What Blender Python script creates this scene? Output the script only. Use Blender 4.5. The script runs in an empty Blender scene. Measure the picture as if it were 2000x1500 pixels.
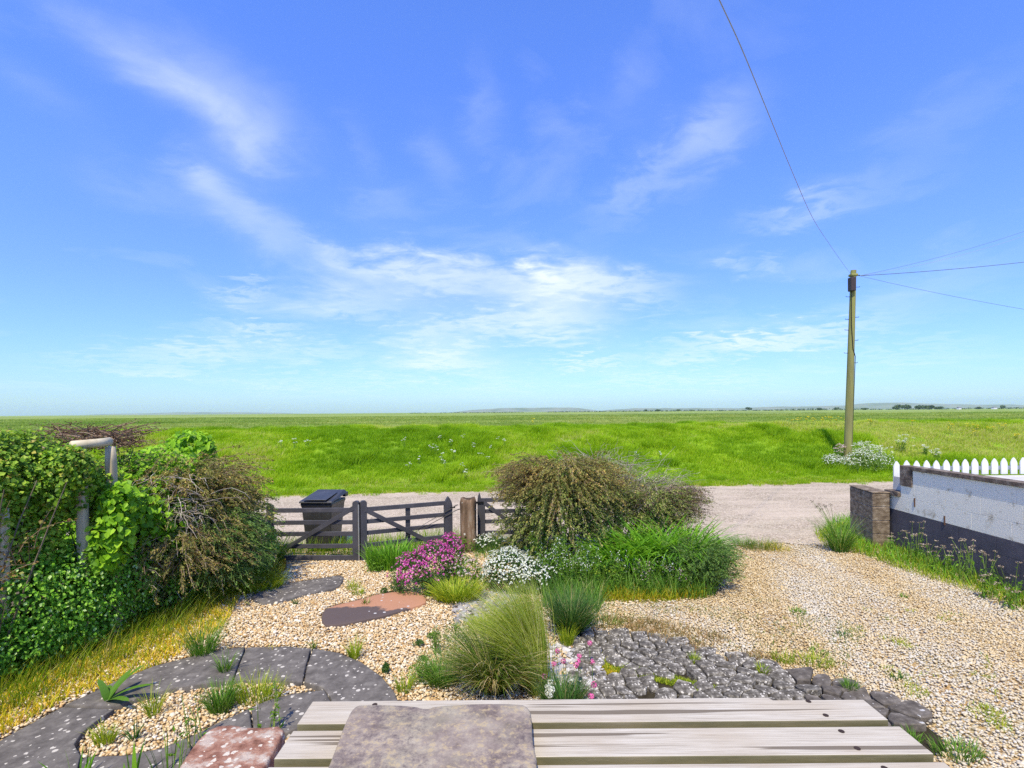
import bpy, math, random
import numpy as np
from mathutils import Vector, Matrix
random.seed(7)
RNG = np.random.default_rng(11)
S = bpy.context.scene
C = S.collection
R = math.radians

# ------------------------------------------------------------------ camera
H = 2.6                      # eye height above the garden
ROLL = 0.0075                # the horizon climbs slightly to the right
F = 1000.0                   # focal length in photo pixels
CR = Vector((math.cos(ROLL), 0, -math.sin(ROLL)))
CU = Vector((math.sin(ROLL), 0, math.cos(ROLL)))
cd = bpy.data.cameras.new('camera'); cam = bpy.data.objects.new('camera', cd); C.objects.link(cam)
cd.sensor_width = 36; cd.sensor_fit = 'HORIZONTAL'; cd.lens = 18
cd.shift_y = 54.5 / 2000
cd.clip_start = 0.05; cd.clip_end = 20000
m3 = Matrix((CR, CU, Vector((0, -1, 0)))).transposed()
cam.matrix_world = Matrix.Translation((0, 0, H)) @ m3.to_4x4()
S.camera = cam

# ------------------------------------------------------------------ sky, sun, exposure
SUN_EL, SUN_AZ = 58.0, 193.0     # azimuth of the sun, clockwise from +Y: high, behind the camera and to the left
SKY_STRENGTH = 0.15
S.view_settings.view_transform = 'Standard'; S.view_settings.look = 'None'
S.view_settings.gamma = 1; S.view_settings.use_curve_mapping = False
S.view_settings.exposure = 0.27
S.render.engine = 'CYCLES'
S.cycles.use_denoising = False
S.cycles.max_bounces = 6; S.cycles.diffuse_bounces = 3; S.cycles.glossy_bounces = 2
S.cycles.transmission_bounces = 3; S.cycles.transparent_max_bounces = 6; S.cycles.volume_bounces = 1
S.cycles.caustics_reflective = False; S.cycles.caustics_refractive = False

W = bpy.data.worlds.new('World'); S.world = W; W.use_nodes = True
wn, wl = W.node_tree.nodes, W.node_tree.links
bg = wn['Background']; bg.inputs[1].default_value = SKY_STRENGTH
def wnode(t, **k):
    n = wn.new(t)
    for a, b in k.items(): setattr(n, a, b)
    return n
def wmath(op, a, b=None, c=None, clamp=False):
    n = wnode('ShaderNodeMath', operation=op, use_clamp=clamp)
    for i, v in enumerate((a, b, c)):
        if v is None: continue
        if isinstance(v, (int, float)): n.inputs[i].default_value = v
        else: wl.new(v, n.inputs[i])
    return n.outputs[0]
sky = wnode('ShaderNodeTexSky', sky_type='NISHITA', sun_disc=False)
sky.sun_elevation = R(SUN_EL); sky.sun_rotation = R(SUN_AZ); sky.air_density = 1.0; sky.dust_density = 0.6; sky.ozone_density = 3.0; sky.altitude = 0
tc = wnode('ShaderNodeTexCoord')
sep = wnode('ShaderNodeSeparateXYZ'); wl.new(tc.outputs['Generated'], sep.inputs[0])
dx, dy, dz = sep.outputs
# tint of the clear sky by elevation (deep cornflower overhead, pale cyan low down)
el = wmath('MAXIMUM', dz, 0.0)
ramp = wnode('ShaderNodeValToRGB'); wl.new(el, ramp.inputs[0])
cr = ramp.color_ramp; cr.elements[0].position = 0.0; cr.elements[0].color = (0.62, 0.84, 1.12, 1)
cr.elements[1].position = 0.60; cr.elements[1].color = (0.78, 1.08, 1.92, 1)
for p_, c_ in ((0.08, (0.62, 0.83, 1.16, 1)), (0.22, (0.68, 0.87, 1.42, 1)), (0.38, (0.74, 0.98, 1.74, 1))):
    e_ = cr.elements.new(p_); e_.color = c_
tint = wnode('ShaderNodeMix', data_type='RGBA', blend_type='MULTIPLY'); tint.inputs[0].default_value = 1
wl.new(sky.outputs[0], tint.inputs[6]); wl.new(ramp.outputs[0], tint.inputs[7])
# thin clouds: noise on a high flat layer, gathered where the photo has them
den = wmath('ADD', el, 0.10)
pu = wmath('DIVIDE', dx, den); pv = wmath('DIVIDE', dy, den)
comb = wnode('ShaderNodeCombineXYZ'); wl.new(pu, comb.inputs[0]); wl.new(pv, comb.inputs[1])
def wnoise(scale, detail, rough, dist, vec, stretch=None, rot=0):
    mp = wnode('ShaderNodeMapping'); wl.new(vec, mp.inputs[0])
    if stretch: mp.inputs['Scale'].default_value = stretch
    mp.inputs['Rotation'].default_value = (0, 0, rot)
    n = wnode('ShaderNodeTexNoise'); wl.new(mp.outputs[0], n.inputs['Vector'])
    n.inputs['Scale'].default_value = scale; n.inputs['Detail'].default_value = detail
    n.inputs['Roughness'].default_value = rough; n.inputs['Distortion'].default_value = dist
    return n.outputs['Fac']
n_big = wnoise(0.9, 3, 0.5, 0.3, comb.outputs[0])
n_wisp = wnoise(1.6, 7, 0.60, 0.5, comb.outputs[0], (1.0, 1.0, 1), 0.5)
n_fine = wnoise(5.5, 6, 0.60, 0.4, comb.outputs[0], (1, 1.2, 1), 0.2)
# direction on the plane facing north (world +Y): u to the east, v up
ydiv = wmath('MAXIMUM', dy, 0.05)
tu = wmath('DIVIDE', dx, ydiv); tv = wmath('DIVIDE', dz, ydiv)
wv = wmath('MULTIPLY', wmath('SUBTRACT', n_wisp, 0.5), 0.20)
wv2 = wmath('MULTIPLY', wmath('SUBTRACT', n_fine, 0.5), 0.14)
tu2 = wmath('ADD', tu, wmath('ADD', wv, wv2)); tv2 = wmath('ADD', tv, wmath('SUBTRACT', wmath('MULTIPLY', wv, 0.5), wv2))
CLOUDS = [  # px, py, half length, half width, slope angle (deg, + is down to the right), strength
    (440, 195, 120, 60, 40, 0.42), (270, 100, 190, 38, 33, 0.28), (530, 250, 60, 50, 60, 0.24), (405, 335, 60, 26, 30, 0.43), (500, 425, 110, 34, 35, 0.47),
    (640, 495, 50, 20, 30, 0.38), (800, 540, 130, 38, 0, 0.94), (960, 545, 90, 30, 10, 0.44), (1085, 535, 60, 35, 0, 0.88), (1180, 565, 100, 26, 5, 0.94),
    (1080, 620, 90, 34, 8, 0.94), (920, 638, 100, 22, 0, 0.75), (700, 598, 100, 22, 5, 0.44), (400, 684, 120, 17, 2, 0.69), (330, 712, 90, 10, 2, 0.38),
    (480, 565, 40, 9, 0, 0.38), (870, 700, 90, 24, 5, 1.00), (640, 690, 60, 20, 5, 0.44), (1150, 712, 70, 10, 0, 0.81), (1240, 742, 110, 10, 0, 0.44), (730, 735, 50, 9, 0, 0.44),
    (990, 745, 60, 10, 0, 0.44), (1385, 265, 85, 45, -42, 0.47), (1250, 370, 90, 30, -42, 0.24), (1220, 180, 60, 50, -50, 0.13), (1420, 680, 120, 15, -3, 0.75), (1590, 655, 130, 18, -8, 0.69),
    (1575, 415, 80, 18, -12, 0.38), (1440, 518, 25, 14, 0, 0.31), (1850, 240, 160, 40, -35, 0.13), (1720, 370, 120, 30, -12, 0.11), (935, 215, 28, 70, 0, 0.17), (850, 310, 26, 60, -25, 0.19), (750, 400, 50, 34, 0, 0.19),
    (700, 290, 26, 46, 0, 0.11), (1840, 560, 120, 40, -15, 0.18), (300, 370, 130, 30, 22, 0.13), (60, 170, 90, 26, 38, 0.12), (480, 640, 90, 12, 0, 0.31), (1510, 520, 20, 12, 0, 0.25), (560, 745, 120, 9, 0, 0.35), (180, 700, 110, 12, 0, 0.25), (1420, 745, 110, 8, 0, 0.35), (1750, 700, 150, 14, -4, 0.3), (820, 660, 70, 12, 0, 0.4), (900, 770, 160, 7, 0, 0.3), (1330, 705, 60, 9, 0, 0.3), (520, 640, 80, 10, 0, 0.3)]
acc = None
for (px, py, a_, b_, ang, st) in CLOUDS:
    u0, v0 = (px - 1000) / F, (804.5 - py) / F
    ca, sa = math.cos(R(-ang)), math.sin(R(-ang))
    su = wmath('SUBTRACT', tu2, u0); sv = wmath('SUBTRACT', tv2, v0)
    a1 = wmath('ADD', wmath('MULTIPLY', su, ca * F / (a_ * 1.15)), wmath('MULTIPLY', sv, sa * F / (a_ * 1.15)))
    b1 = wmath('ADD', wmath('MULTIPLY', su, -sa * F / (b_ * 1.15)), wmath('MULTIPLY', sv, ca * F / (b_ * 1.15)))
    d2 = wmath('ADD', wmath('MULTIPLY', a1, a1), wmath('MULTIPLY', b1, b1))
    g = wmath('MULTIPLY', wmath('POWER', 2.718, wmath('MULTIPLY', d2, -1.0)), st)
    acc = g if acc is None else wmath('ADD', acc, g)
front = wnode('ShaderNodeMapRange'); wl.new(dy, front.inputs[0]); front.inputs[1].default_value = 0.05; front.inputs[2].default_value = 0.25
acc = wmath('MULTIPLY', acc, front.outputs[0])
tex = wnode('ShaderNodeMapRange', clamp=False); wl.new(wmath('ADD', wmath('MULTIPLY', n_wisp, 0.55), wmath('MULTIPLY', n_fine, 0.45)), tex.inputs[0])
tex.inputs[1].default_value = 0.30; tex.inputs[2].default_value = 0.62; tex.inputs[3].default_value = 0.36; tex.inputs[4].default_value = 0.72
loc = wmath('MULTIPLY', acc, wmath('MAXIMUM', tex.outputs[0], 0.0))
gen = wnode('ShaderNodeMapRange'); wl.new(wmath('ADD', wmath('MULTIPLY', n_big, 0.5), wmath('MULTIPLY', n_wisp, 0.5)), gen.inputs[0])
gen.inputs[1].default_value = 0.52; gen.inputs[2].default_value = 0.75; gen.inputs[4].default_value = 0.28
cl = wmath('MINIMUM', wmath('ADD', loc, gen.outputs[0]), 0.92)
above = wnode('ShaderNodeMapRange'); wl.new(dz, above.inputs[0]); above.inputs[1].default_value = 0.0; above.inputs[2].default_value = 0.05
cl = wmath('MULTIPLY', cl, above.outputs[0])
mixc = wnode('ShaderNodeMix', data_type='RGBA'); wl.new(cl, mixc.inputs[0]); wl.new(tint.outputs[2], mixc.inputs[6])
mixc.inputs[7].default_value = (5.6, 6.1, 6.9, 1)
wl.new(mixc.outputs[2], bg.inputs[0])

sd = bpy.data.lights.new('sun', 'SUN'); sd.energy = 4.8; sd.angle = R(1.0); sd.color = (1, 0.925, 0.70)
sun = bpy.data.objects.new('sun', sd); C.objects.link(sun)
sv_ = Vector((math.sin(R(SUN_AZ)) * math.cos(R(SUN_EL)), math.cos(R(SUN_AZ)) * math.cos(R(SUN_EL)), math.sin(R(SUN_EL))))
sun.rotation_euler = sv_.to_track_quat('Z', 'Y').to_euler()

# ------------------------------------------------------------------ helpers: places
def ray(px, py):
    return CR * ((px - 1000) / F) + CU * ((804.5 - py) / F) + Vector((0, 1, 0))
def P(px, py, z=0.0):            # point of the place at height z seen at photo pixel px,py
    r = ray(px, py); t = (z - H) / r.z
    return Vector((r.x * t, r.y * t, z))
def PD(px, py, Y):               # point at distance Y
    r = ray(px, py); return Vector((r.x * Y, Y, H + r.z * Y))
def hsh(ix, iy, s=0):
    h = (ix.astype(np.int64) * 374761393 + iy.astype(np.int64) * 668265263 + s * 974634777) & 0x7fffffff
    h = ((h ^ (h >> 13)) * 1274126177) & 0x7fffffff
    return ((h ^ (h >> 16)) & 0xffff) / 65535.0
def noise2(x, y, s=0):
    x = np.asarray(x, float); y = np.asarray(y, float)
    ix = np.floor(x); iy = np.floor(y); fx = x - ix; fy = y - iy
    fx = fx * fx * (3 - 2 * fx); fy = fy * fy * (3 - 2 * fy)
    a = hsh(ix, iy, s); b = hsh(ix + 1, iy, s); c = hsh(ix, iy + 1, s); d = hsh(ix + 1, iy + 1, s)
    return (a * (1 - fx) + b * fx) * (1 - fy) + (c * (1 - fx) + d * fx) * fy
def fbm(x, y, o=4, s=0):
    v = 0; a = 0.5; x = np.asarray(x, float); y = np.asarray(y, float)
    for i in range(o):
        v = v + a * noise2(x, y, s + i); x = x * 2.03 + 5.1; y = y * 2.03 + 1.7; a *= 0.5
    return v / (1 - 0.5 ** o)
def inpoly(X, Y, poly):
    ins = np.zeros(X.shape, bool); n = len(poly)
    for i in range(n):
        x1, y1 = poly[i][0], poly[i][1]; x2, y2 = poly[(i + 1) % n][0], poly[(i + 1) % n][1]
        if y1 == y2: continue
        c = ((y1 > Y) != (y2 > Y)) & (X < (x2 - x1) * (Y - y1) / (y2 - y1) + x1)
        ins ^= c
    return ins

# ------------------------------------------------------------------ helpers: objects
def tag(o, label=None, cat=None, group=None, kind=None):
    for k, v in (('label', label), ('category', cat), ('group', group), ('kind', kind)):
        if v: o[k] = v
    return o
def empty(name, loc=(0, 0, 0), rz=0, label=None, cat=None, group=None):
    o = bpy.data.objects.new(name, None); C.objects.link(o); o.empty_display_size = 0.2
    o.location = loc; o.rotation_euler = (0, 0, rz)
    return tag(o, label, cat, group)
def link(name, me, mat=None, parent=None):
    if mat is not None and not me.materials: me.materials.append(mat)
    o = bpy.data.objects.new(name, me); C.objects.link(o)
    if parent: o.parent = parent
    return o
def mesh_np(name, V, faces, smooth=False):
    """V (n,3); faces: list of int arrays (m,k)"""
    me = bpy.data.meshes.new(name)
    V = np.asarray(V, np.float32)
    me.vertices.add(len(V)); me.vertices.foreach_set('co', V.ravel())
    fl = [np.asarray(f, np.int32) for f in faces if len(f)]
    tot = np.concatenate([np.full(len(f), f.shape[1], np.int32) for f in fl])
    idx = np.concatenate([f.ravel() for f in fl])
    me.loops.add(len(idx)); me.loops.foreach_set('vertex_index', idx)
    me.polygons.add(len(tot)); st = np.concatenate([[0], np.cumsum(tot)[:-1]]).astype(np.int32)
    me.polygons.foreach_set('loop_start', st)
    me.polygons.foreach_set('use_smooth', np.full(len(tot), bool(smooth)))
    me.update(calc_edges=True); me.validate()
    return me
class MB:
    """collects pieces of one mesh"""
    def __init__(s): s.V = []; s.F = []; s.n = 0
    def add(s, V, faces):
        V = np.asarray(V, float).reshape(-1, 3)
        for f in faces:
            f = np.asarray(f)
            if len(f): s.F.append(f + s.n)
        s.V.append(V); s.n += len(V); return s
    def box(s, a, b, taper=None, rot=None, org=None):
        x0, y0, z0 = a; x1, y1, z1 = b
        v = np.array([(x0, y0, z0), (x1, y0, z0), (x1, y1, z0), (x0, y1, z0), (x0, y0, z1), (x1, y0, z1), (x1, y1, z1), (x0, y1, z1)], float)
        if taper:
            c = v[4:].mean(0); v[4:, :2] = c[:2] + (v[4:, :2] - c[:2]) * taper
        return s.add(v, [np.array([(0, 3, 2, 1), (4, 5, 6, 7), (0, 1, 5, 4), (1, 2, 6, 5), (2, 3, 7, 6), (3, 0, 4, 7)])])
    def bar(s, p, q, w, t, side=None):
        """square bar from p to q, w wide along side, t thick"""
        p = np.array(p, float); q = np.array(q, float); d = q - p; d /= np.linalg.norm(d)
        sd_ = np.array(side if side is not None else (0, 0, 1), float); sd_ = sd_ - d * sd_.dot(d); sd_ /= np.linalg.norm(sd_)
        o = np.cross(d, sd_); v = []
        for e in (p, q):
            for a, b in ((-1, -1), (1, -1), (1, 1), (-1, 1)): v.append(e + sd_ * a * w / 2 + o * b * t / 2)
        return s.add(v, [np.array([(0, 1, 2, 3), (7, 6, 5, 4), (0, 4, 5, 1), (1, 5, 6, 2), (2, 6, 7, 3), (3, 7, 4, 0)])])
    def tube(s, pts, rad, k=8, cap=True):
        pts = np.asarray(pts, float); n = len(pts); rad = np.broadcast_to(np.asarray(rad, float), (n,))
        T = np.gradient(pts, axis=0); T /= np.linalg.norm(T, axis=1)[:, None] + 1e-9
        ref = np.array((0, 0, 1.)) if abs(T[0][2]) < .9 else np.array((1., 0, 0))
        A = np.cross(T, ref); A /= np.linalg.norm(A, axis=1)[:, None]; B = np.cross(T, A)
        th = np.arange(k) * 2 * math.pi / k
        V = pts[:, None] + rad[:, None, None] * (A[:, None] * np.cos(th)[None, :, None] + B[:, None] * np.sin(th)[None, :, None])
        f = []
        for i in range(n - 1):
            for j in range(k): f.append((i * k + j, i * k + (j + 1) % k, (i + 1) * k + (j + 1) % k, (i + 1) * k + j))
        s.add(V.reshape(-1, 3), [np.array(f)])
        if cap:
            s.F.append(np.array([[s.n - n * k + j for j in range(k)][::-1]])); s.F.append(np.array([[s.n - k + j for j in range(k)]]))
        return s
    def prism(s, poly, z0, z1):
        n = len(poly); v = [(p[0], p[1], z0) for p in poly] + [(p[0], p[1], z1) for p in poly]
        s.add(v, [np.array([[i, (i + 1) % n, n + (i + 1) % n, n + i] for i in range(n)]), np.array([list(range(n, 2 * n))]), np.array([list(range(n))[::-1]])])
        return s
    def mesh(s, name, smooth=False):
        return mesh_np(name, np.concatenate(s.V), s.F, smooth)
    def build(s, name, mat, parent=None, smooth=False, bevel=0, seg=1):
        o = link(name, s.mesh(name, smooth), mat, parent)
        if bevel:
            b = o.modifiers.new('bevel', 'BEVEL'); b.width = bevel; b.segments = seg; b.limit_method = 'ANGLE'; b.angle_limit = R(35)
        return o

# ------------------------------------------------------------------ helpers: materials
def newmat(name):
    m = bpy.data.materials.new(name); m.use_nodes = True
    nt = m.node_tree; return m, nt.nodes, nt.links, nt.nodes['Principled BSDF']
def ramp_node(n, stops, interp='LINEAR'):
    r = n.new('ShaderNodeValToRGB'); e = r.color_ramp.elements; r.color_ramp.interpolation = interp
    e[0].position = stops[0][0]; e[0].color = (*stops[0][1], 1); e[1].position = stops[-1][0]; e[1].color = (*stops[-1][1], 1)
    for p, c in stops[1:-1]: q = e.new(p); q.color = (*c, 1)
    return r
def nnoise(n, l, scale, detail=4, rough=.55, vec=None, stretch=None, dist=0, coord='Object'):
    t = n.new('ShaderNodeTexNoise'); t.inputs['Scale'].default_value = scale; t.inputs['Detail'].default_value = detail
    t.inputs['Roughness'].default_value = rough; t.inputs['Distortion'].default_value = dist
    if vec is None: c = n.new('ShaderNodeTexCoord'); vec = c.outputs[coord]
    if stretch:
        mp = n.new('ShaderNodeMapping'); mp.inputs['Scale'].default_value = stretch; l.new(vec, mp.inputs[0]); vec = mp.outputs[0]
    l.new(vec, t.inputs['Vector']); return t
def nmix(n, l, fac, a, b, blend='MIX'):
    m = n.new('ShaderNodeMix'); m.data_type = 'RGBA'; m.blend_type = blend
    for v, i in ((fac, 0), (a, 6), (b, 7)):
        if isinstance(v, (int, float)): m.inputs[i].default_value = v
        elif isinstance(v, tuple): m.inputs[i].default_value = (*v, 1)
        else: l.new(v, m.inputs[i])
    return m.outputs[2]
def nmap(n, l, v, a, b, c=0, d=1):
    m = n.new('ShaderNodeMapRange'); l.new(v, m.inputs[0]); m.inputs[1].default_value = a; m.inputs[2].default_value = b; m.inputs[3].default_value = c; m.inputs[4].default_value = d
    return m.outputs[0]
def nbump(n, l, bs, h, strength=.4, dist=.01):
    b = n.new('ShaderNodeBump'); b.inputs['Strength'].default_value = strength; b.inputs['Distance'].default_value = dist
    l.new(h, b.inputs['Height']); l.new(b.outputs[0], bs.inputs['Normal']); return b
def mat_noise(name, stops, scale=5, rough=.8, detail=6, stretch=None, bump=.3, bdist=.01, bscale=None, spots=None, coord='Object', spec=.3):
    m, n, l, bs = newmat(name)
    t = nnoise(n, l, scale, detail, .6, stretch=stretch, coord=coord); r = ramp_node(n, stops); l.new(t.outputs['Fac'], r.inputs[0])
    col = r.outputs[0]
    if spots:   # (scale, threshold, colour, patchiness)
        sc, th, sc_col = spots
        v = n.new('ShaderNodeTexVoronoi'); v.inputs['Scale'].default_value = sc
        c = n.new('ShaderNodeTexCoord'); nn = nnoise(n, l, sc * 1.2, 3, coord=coord)
        a = n.new('ShaderNodeVectorMath'); a.operation = 'MULTIPLY_ADD'; l.new(nn.outputs['Color'], a.inputs[0]); a.inputs[1].default_value = (.9 / sc,) * 3; l.new(c.outputs[coord], a.inputs[2])
        l.new(a.outputs[0], v.inputs['Vector'])
        sz = n.new('ShaderNodeSeparateColor'); l.new(v.outputs['Color'], sz.inputs[0])
        lim = nmap(n, l, sz.outputs[0], .35, 1, 0, th)
        sub = n.new('ShaderNodeMath'); sub.operation = 'SUBTRACT'; l.new(lim, sub.inputs[0]); l.new(v.outputs['Distance'], sub.inputs[1])
        f = nmap(n, l, sub.outputs[0], 0, .03)
        col = nmix(n, l, f, col, sc_col)
    l.new(col, bs.inputs['Base Color']); bs.inputs['Roughness'].default_value = rough; bs.inputs['Specular IOR Level'].default_value = spec
    if bump:
        t2 = nnoise(n, l, bscale or scale * 4, 6, .65, stretch=stretch, coord=coord); nbump(n, l, bs, t2.outputs['Fac'], bump, bdist)
    return m
def mat_leaf(name, stops, trans=.35, rough=.6, patch=None, spec=.25):
    """each leaf or blade picks its own colour; patch = (scale, colour, amount) mixes in larger drifts"""
    m, n, l, bs = newmat(name)
    g = n.new('ShaderNodeNewGeometry'); r = ramp_node(n, stops); l.new(g.outputs['Random Per Island'], r.inputs[0]); col = r.outputs[0]
    if patch:
        t = nnoise(n, l, patch[0], 3, coord='Object'); f = nmap(n, l, t.outputs['Fac'], .42, .62, 0, patch[2]); col = nmix(n, l, f, col, patch[1])
    l.new(col, bs.inputs['Base Color']); bs.inputs['Roughness'].default_value = rough; bs.inputs['Specular IOR Level'].default_value = spec
    tr = n.new('ShaderNodeBsdfTranslucent'); l.new(nmix(n, l, 1.0, col, (1.25, 1.2, .5), 'MULTIPLY'), tr.inputs[0])
    mx = n.new('ShaderNodeMixShader'); mx.inputs[0].default_value = trans
    l.new(bs.outputs[0], mx.inputs[1]); l.new(tr.outputs[0], mx.inputs[2]); l.new(mx.outputs[0], n['Material Output'].inputs[0])
    return m
def mat_plain(name, col, rough=.6, metal=0, var=.15, scale=8, bump=.15):
    d = tuple(c * (1 - var) for c in col); e = tuple(min(1, c * (1 + var)) for c in col)
    m = mat_noise(name, [(.3, d), (.7, e)], scale, rough, bump=bump, bdist=.004); m.node_tree.nodes['Principled BSDF'].inputs['Metallic'].default_value = metal
    return m

# ------------------------------------------------------------------ helpers: plants
def curves(base, az, a0, a1, L, segs=4, pw=1.0):
    """n bent centre lines; a0/a1 = angle from vertical at root / tip"""
    n = len(base); th = np.linspace(0, 1, segs + 1)
    az = np.broadcast_to(az, (n,)); a0 = np.broadcast_to(a0, (n,)); a1 = np.broadcast_to(a1, (n,)); L = np.broadcast_to(L, (n,))
    pts = np.zeros((n, segs + 1, 3)); pts[:, 0] = base
    for i in range(segs):
        t = ((th[i] + th[i + 1]) / 2) ** pw; a = a0 + (a1 - a0) * t; st = L / segs
        pts[:, i + 1, 0] = pts[:, i, 0] + np.sin(a) * np.sin(az) * st
        pts[:, i + 1, 1] = pts[:, i, 1] + np.sin(a) * np.cos(az) * st
        pts[:, i + 1, 2] = pts[:, i, 2] + np.cos(a) * st
    return pts
def ribbons(pts, w, taper=.8, twist=None):
    """flat blades along centre lines, pointed tip"""
    n, k, _ = pts.shape; w = np.broadcast_to(w, (n,))
    d = pts[:, -1] - pts[:, 0]; az = np.arctan2(d[:, 0], d[:, 1]) + (RNG.normal(0, .7, n) if twist is None else twist)
    sx = np.stack([np.cos(az), -np.sin(az), np.zeros(n)], 1)
    t = np.linspace(0, 1, k)[:-1]; ww = w[:, None] * (1 - t[None] ** 2 * taper) * np.minimum(1, .55 + t[None] * 2) / 2
    Lf = pts[:, :-1] - sx[:, None] * ww[..., None]; Rt = pts[:, :-1] + sx[:, None] * ww[..., None]
    V = np.concatenate([Lf, Rt, pts[:, -1:]], 1); m = 2 * (k - 1) + 1
    o = (np.arange(n) * m)[:, None]; q = []
    for i in range(k - 2): q.append(np.stack([o[:, 0] + i, o[:, 0] + k - 1 + i, o[:, 0] + k + i, o[:, 0] + i + 1], 1))
    tri = np.stack([o[:, 0] + k - 2, o[:, 0] + 2 * (k - 1) - 1, o[:, 0] + m - 1], 1)
    return V.reshape(-1, 3), ([np.concatenate(q)] if q else []) + [tri]
def twigs(pts, r0, r1):
    """three sided tubes along centre lines"""
    n, k, _ = pts.shape; T = np.gradient(pts, axis=1); T /= np.linalg.norm(T, axis=2)[..., None] + 1e-9
    ref = np.array([.31, .17, .93]); A = np.cross(T, ref); A /= np.linalg.norm(A, axis=2)[..., None] + 1e-9; B = np.cross(T, A)
    rr = np.linspace(0, 1, k)[None, :] * (np.broadcast_to(r1, (n,)) - np.broadcast_to(r0, (n,)))[:, None] + np.broadcast_to(r0, (n,))[:, None]
    th = np.arange(3) * 2 * math.pi / 3
    V = pts[:, :, None] + rr[..., None, None] * (A[:, :, None] * np.cos(th)[None, None, :, None] + B[:, :, None] * np.sin(th)[None, None, :, None])
    o = np.arange(n) * k * 3; q = []
    for i in range(k - 1):
        for j in range(3):
            q.append(np.stack([o + i * 3 + j, o + i * 3 + (j + 1) % 3, o + (i + 1) * 3 + (j + 1) % 3, o + (i + 1) * 3 + j], 1))
    return V.reshape(-1, 3), [np.concatenate(q)]
def unit(v): return v / (np.linalg.norm(v, axis=-1, keepdims=True) + 1e-9)
def leaves(c, nrm, size, aspect=.6, fold=.15, dirv=None, wide=False):
    """leaf blades at c facing nrm"""
    n = len(c); size = np.broadcast_to(size, (n,))[:, None]; nrm = unit(nrm)
    d = RNG.normal(0, 1, (n, 3)) if dirv is None else dirv + RNG.normal(0, .35, (n, 3))
    d = unit(d - nrm * (d * nrm).sum(1)[:, None]); s = np.cross(nrm, d)
    up = nrm * size * fold
    if wide:
        pts = [c - d * size * .5, c - d * size * .15 - s * size * aspect * .5 + up, c + d * size * .25 - s * size * aspect * .36 + up * .8, c + d * size * .55,
               c + d * size * .25 + s * size * aspect * .36 + up * .8, c - d * size * .15 + s * size * aspect * .5 + up]
        V = np.stack(pts, 1); o = (np.arange(n) * 6)[:, None]
        return V.reshape(-1, 3), [np.concatenate([o + np.array([[0, 3, 2, 1]]), o + np.array([[0, 5, 4, 3]])])]
    V = np.stack([c - d * size * .5, c - s * size * aspect * .5 + up, c + d * size * .5, c + s * size * aspect * .5 + up], 1)
    o = (np.arange(n) * 4)[:, None]
    return V.reshape(-1, 3), [np.concatenate([o + np.array([[0, 2, 1]]), o + np.array([[0, 3, 2]])])]
def on_blobs(blobs, n, lo=.72, hi=1.06, rough=.14, sc=2.5, zmin=.02):
    """points and outward normals over a union of ellipsoids (x,y,z,rx,ry,rz)"""
    B = np.array(blobs, float); ar = (B[:, 3] * B[:, 4] + B[:, 4] * B[:, 5] + B[:, 3] * B[:, 5]); k = RNG.choice(len(B), n, p=ar / ar.sum())
    d = unit(RNG.normal(0, 1, (n, 3))); b = B[k]
    r = RNG.uniform(lo ** 2, hi ** 2, n) ** .5
    r = r * (1 + rough * (fbm(d[:, 0] * sc + b[:, 0] * 3 + d[:, 2] * 2, d[:, 1] * sc + b[:, 1] + d[:, 2] * 1.3, 3, 5) - .5) * 2)
    p = b[:, :3] + d * b[:, 3:] * r[:, None]; nr = unit(d / b[:, 3:])
    keep = p[:, 2] > zmin
    # drop points well inside another blob
    for q in B:
        e = ((p - q[:3]) / q[3:]); keep &= (e ** 2).sum(1) > .36
    return p[keep], nr[keep]
def poly_pts(poly, n, sc=None, th=0):
    """random ground points inside a polygon of places"""
    xs = [p[0] for p in poly]; ys = [p[1] for p in poly]; out = np.zeros((0, 2))
    while len(out) < n:
        q = np.stack([RNG.uniform(min(xs), max(xs), n * 3), RNG.uniform(min(ys), max(ys), n * 3)], 1); q = q[inpoly(q[:, 0], q[:, 1], poly)]
        if sc: q = q[fbm(q[:, 0] * sc, q[:, 1] * sc, 3, 9) + RNG.uniform(-.12, .12, len(q)) > th]
        out = np.concatenate([out, q])
    out = out[:n]; return np.concatenate([out, np.zeros((n, 1))], 1)
def pxp(pts, z=0.0): return [P(x, y, z) for x, y in pts]

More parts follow.
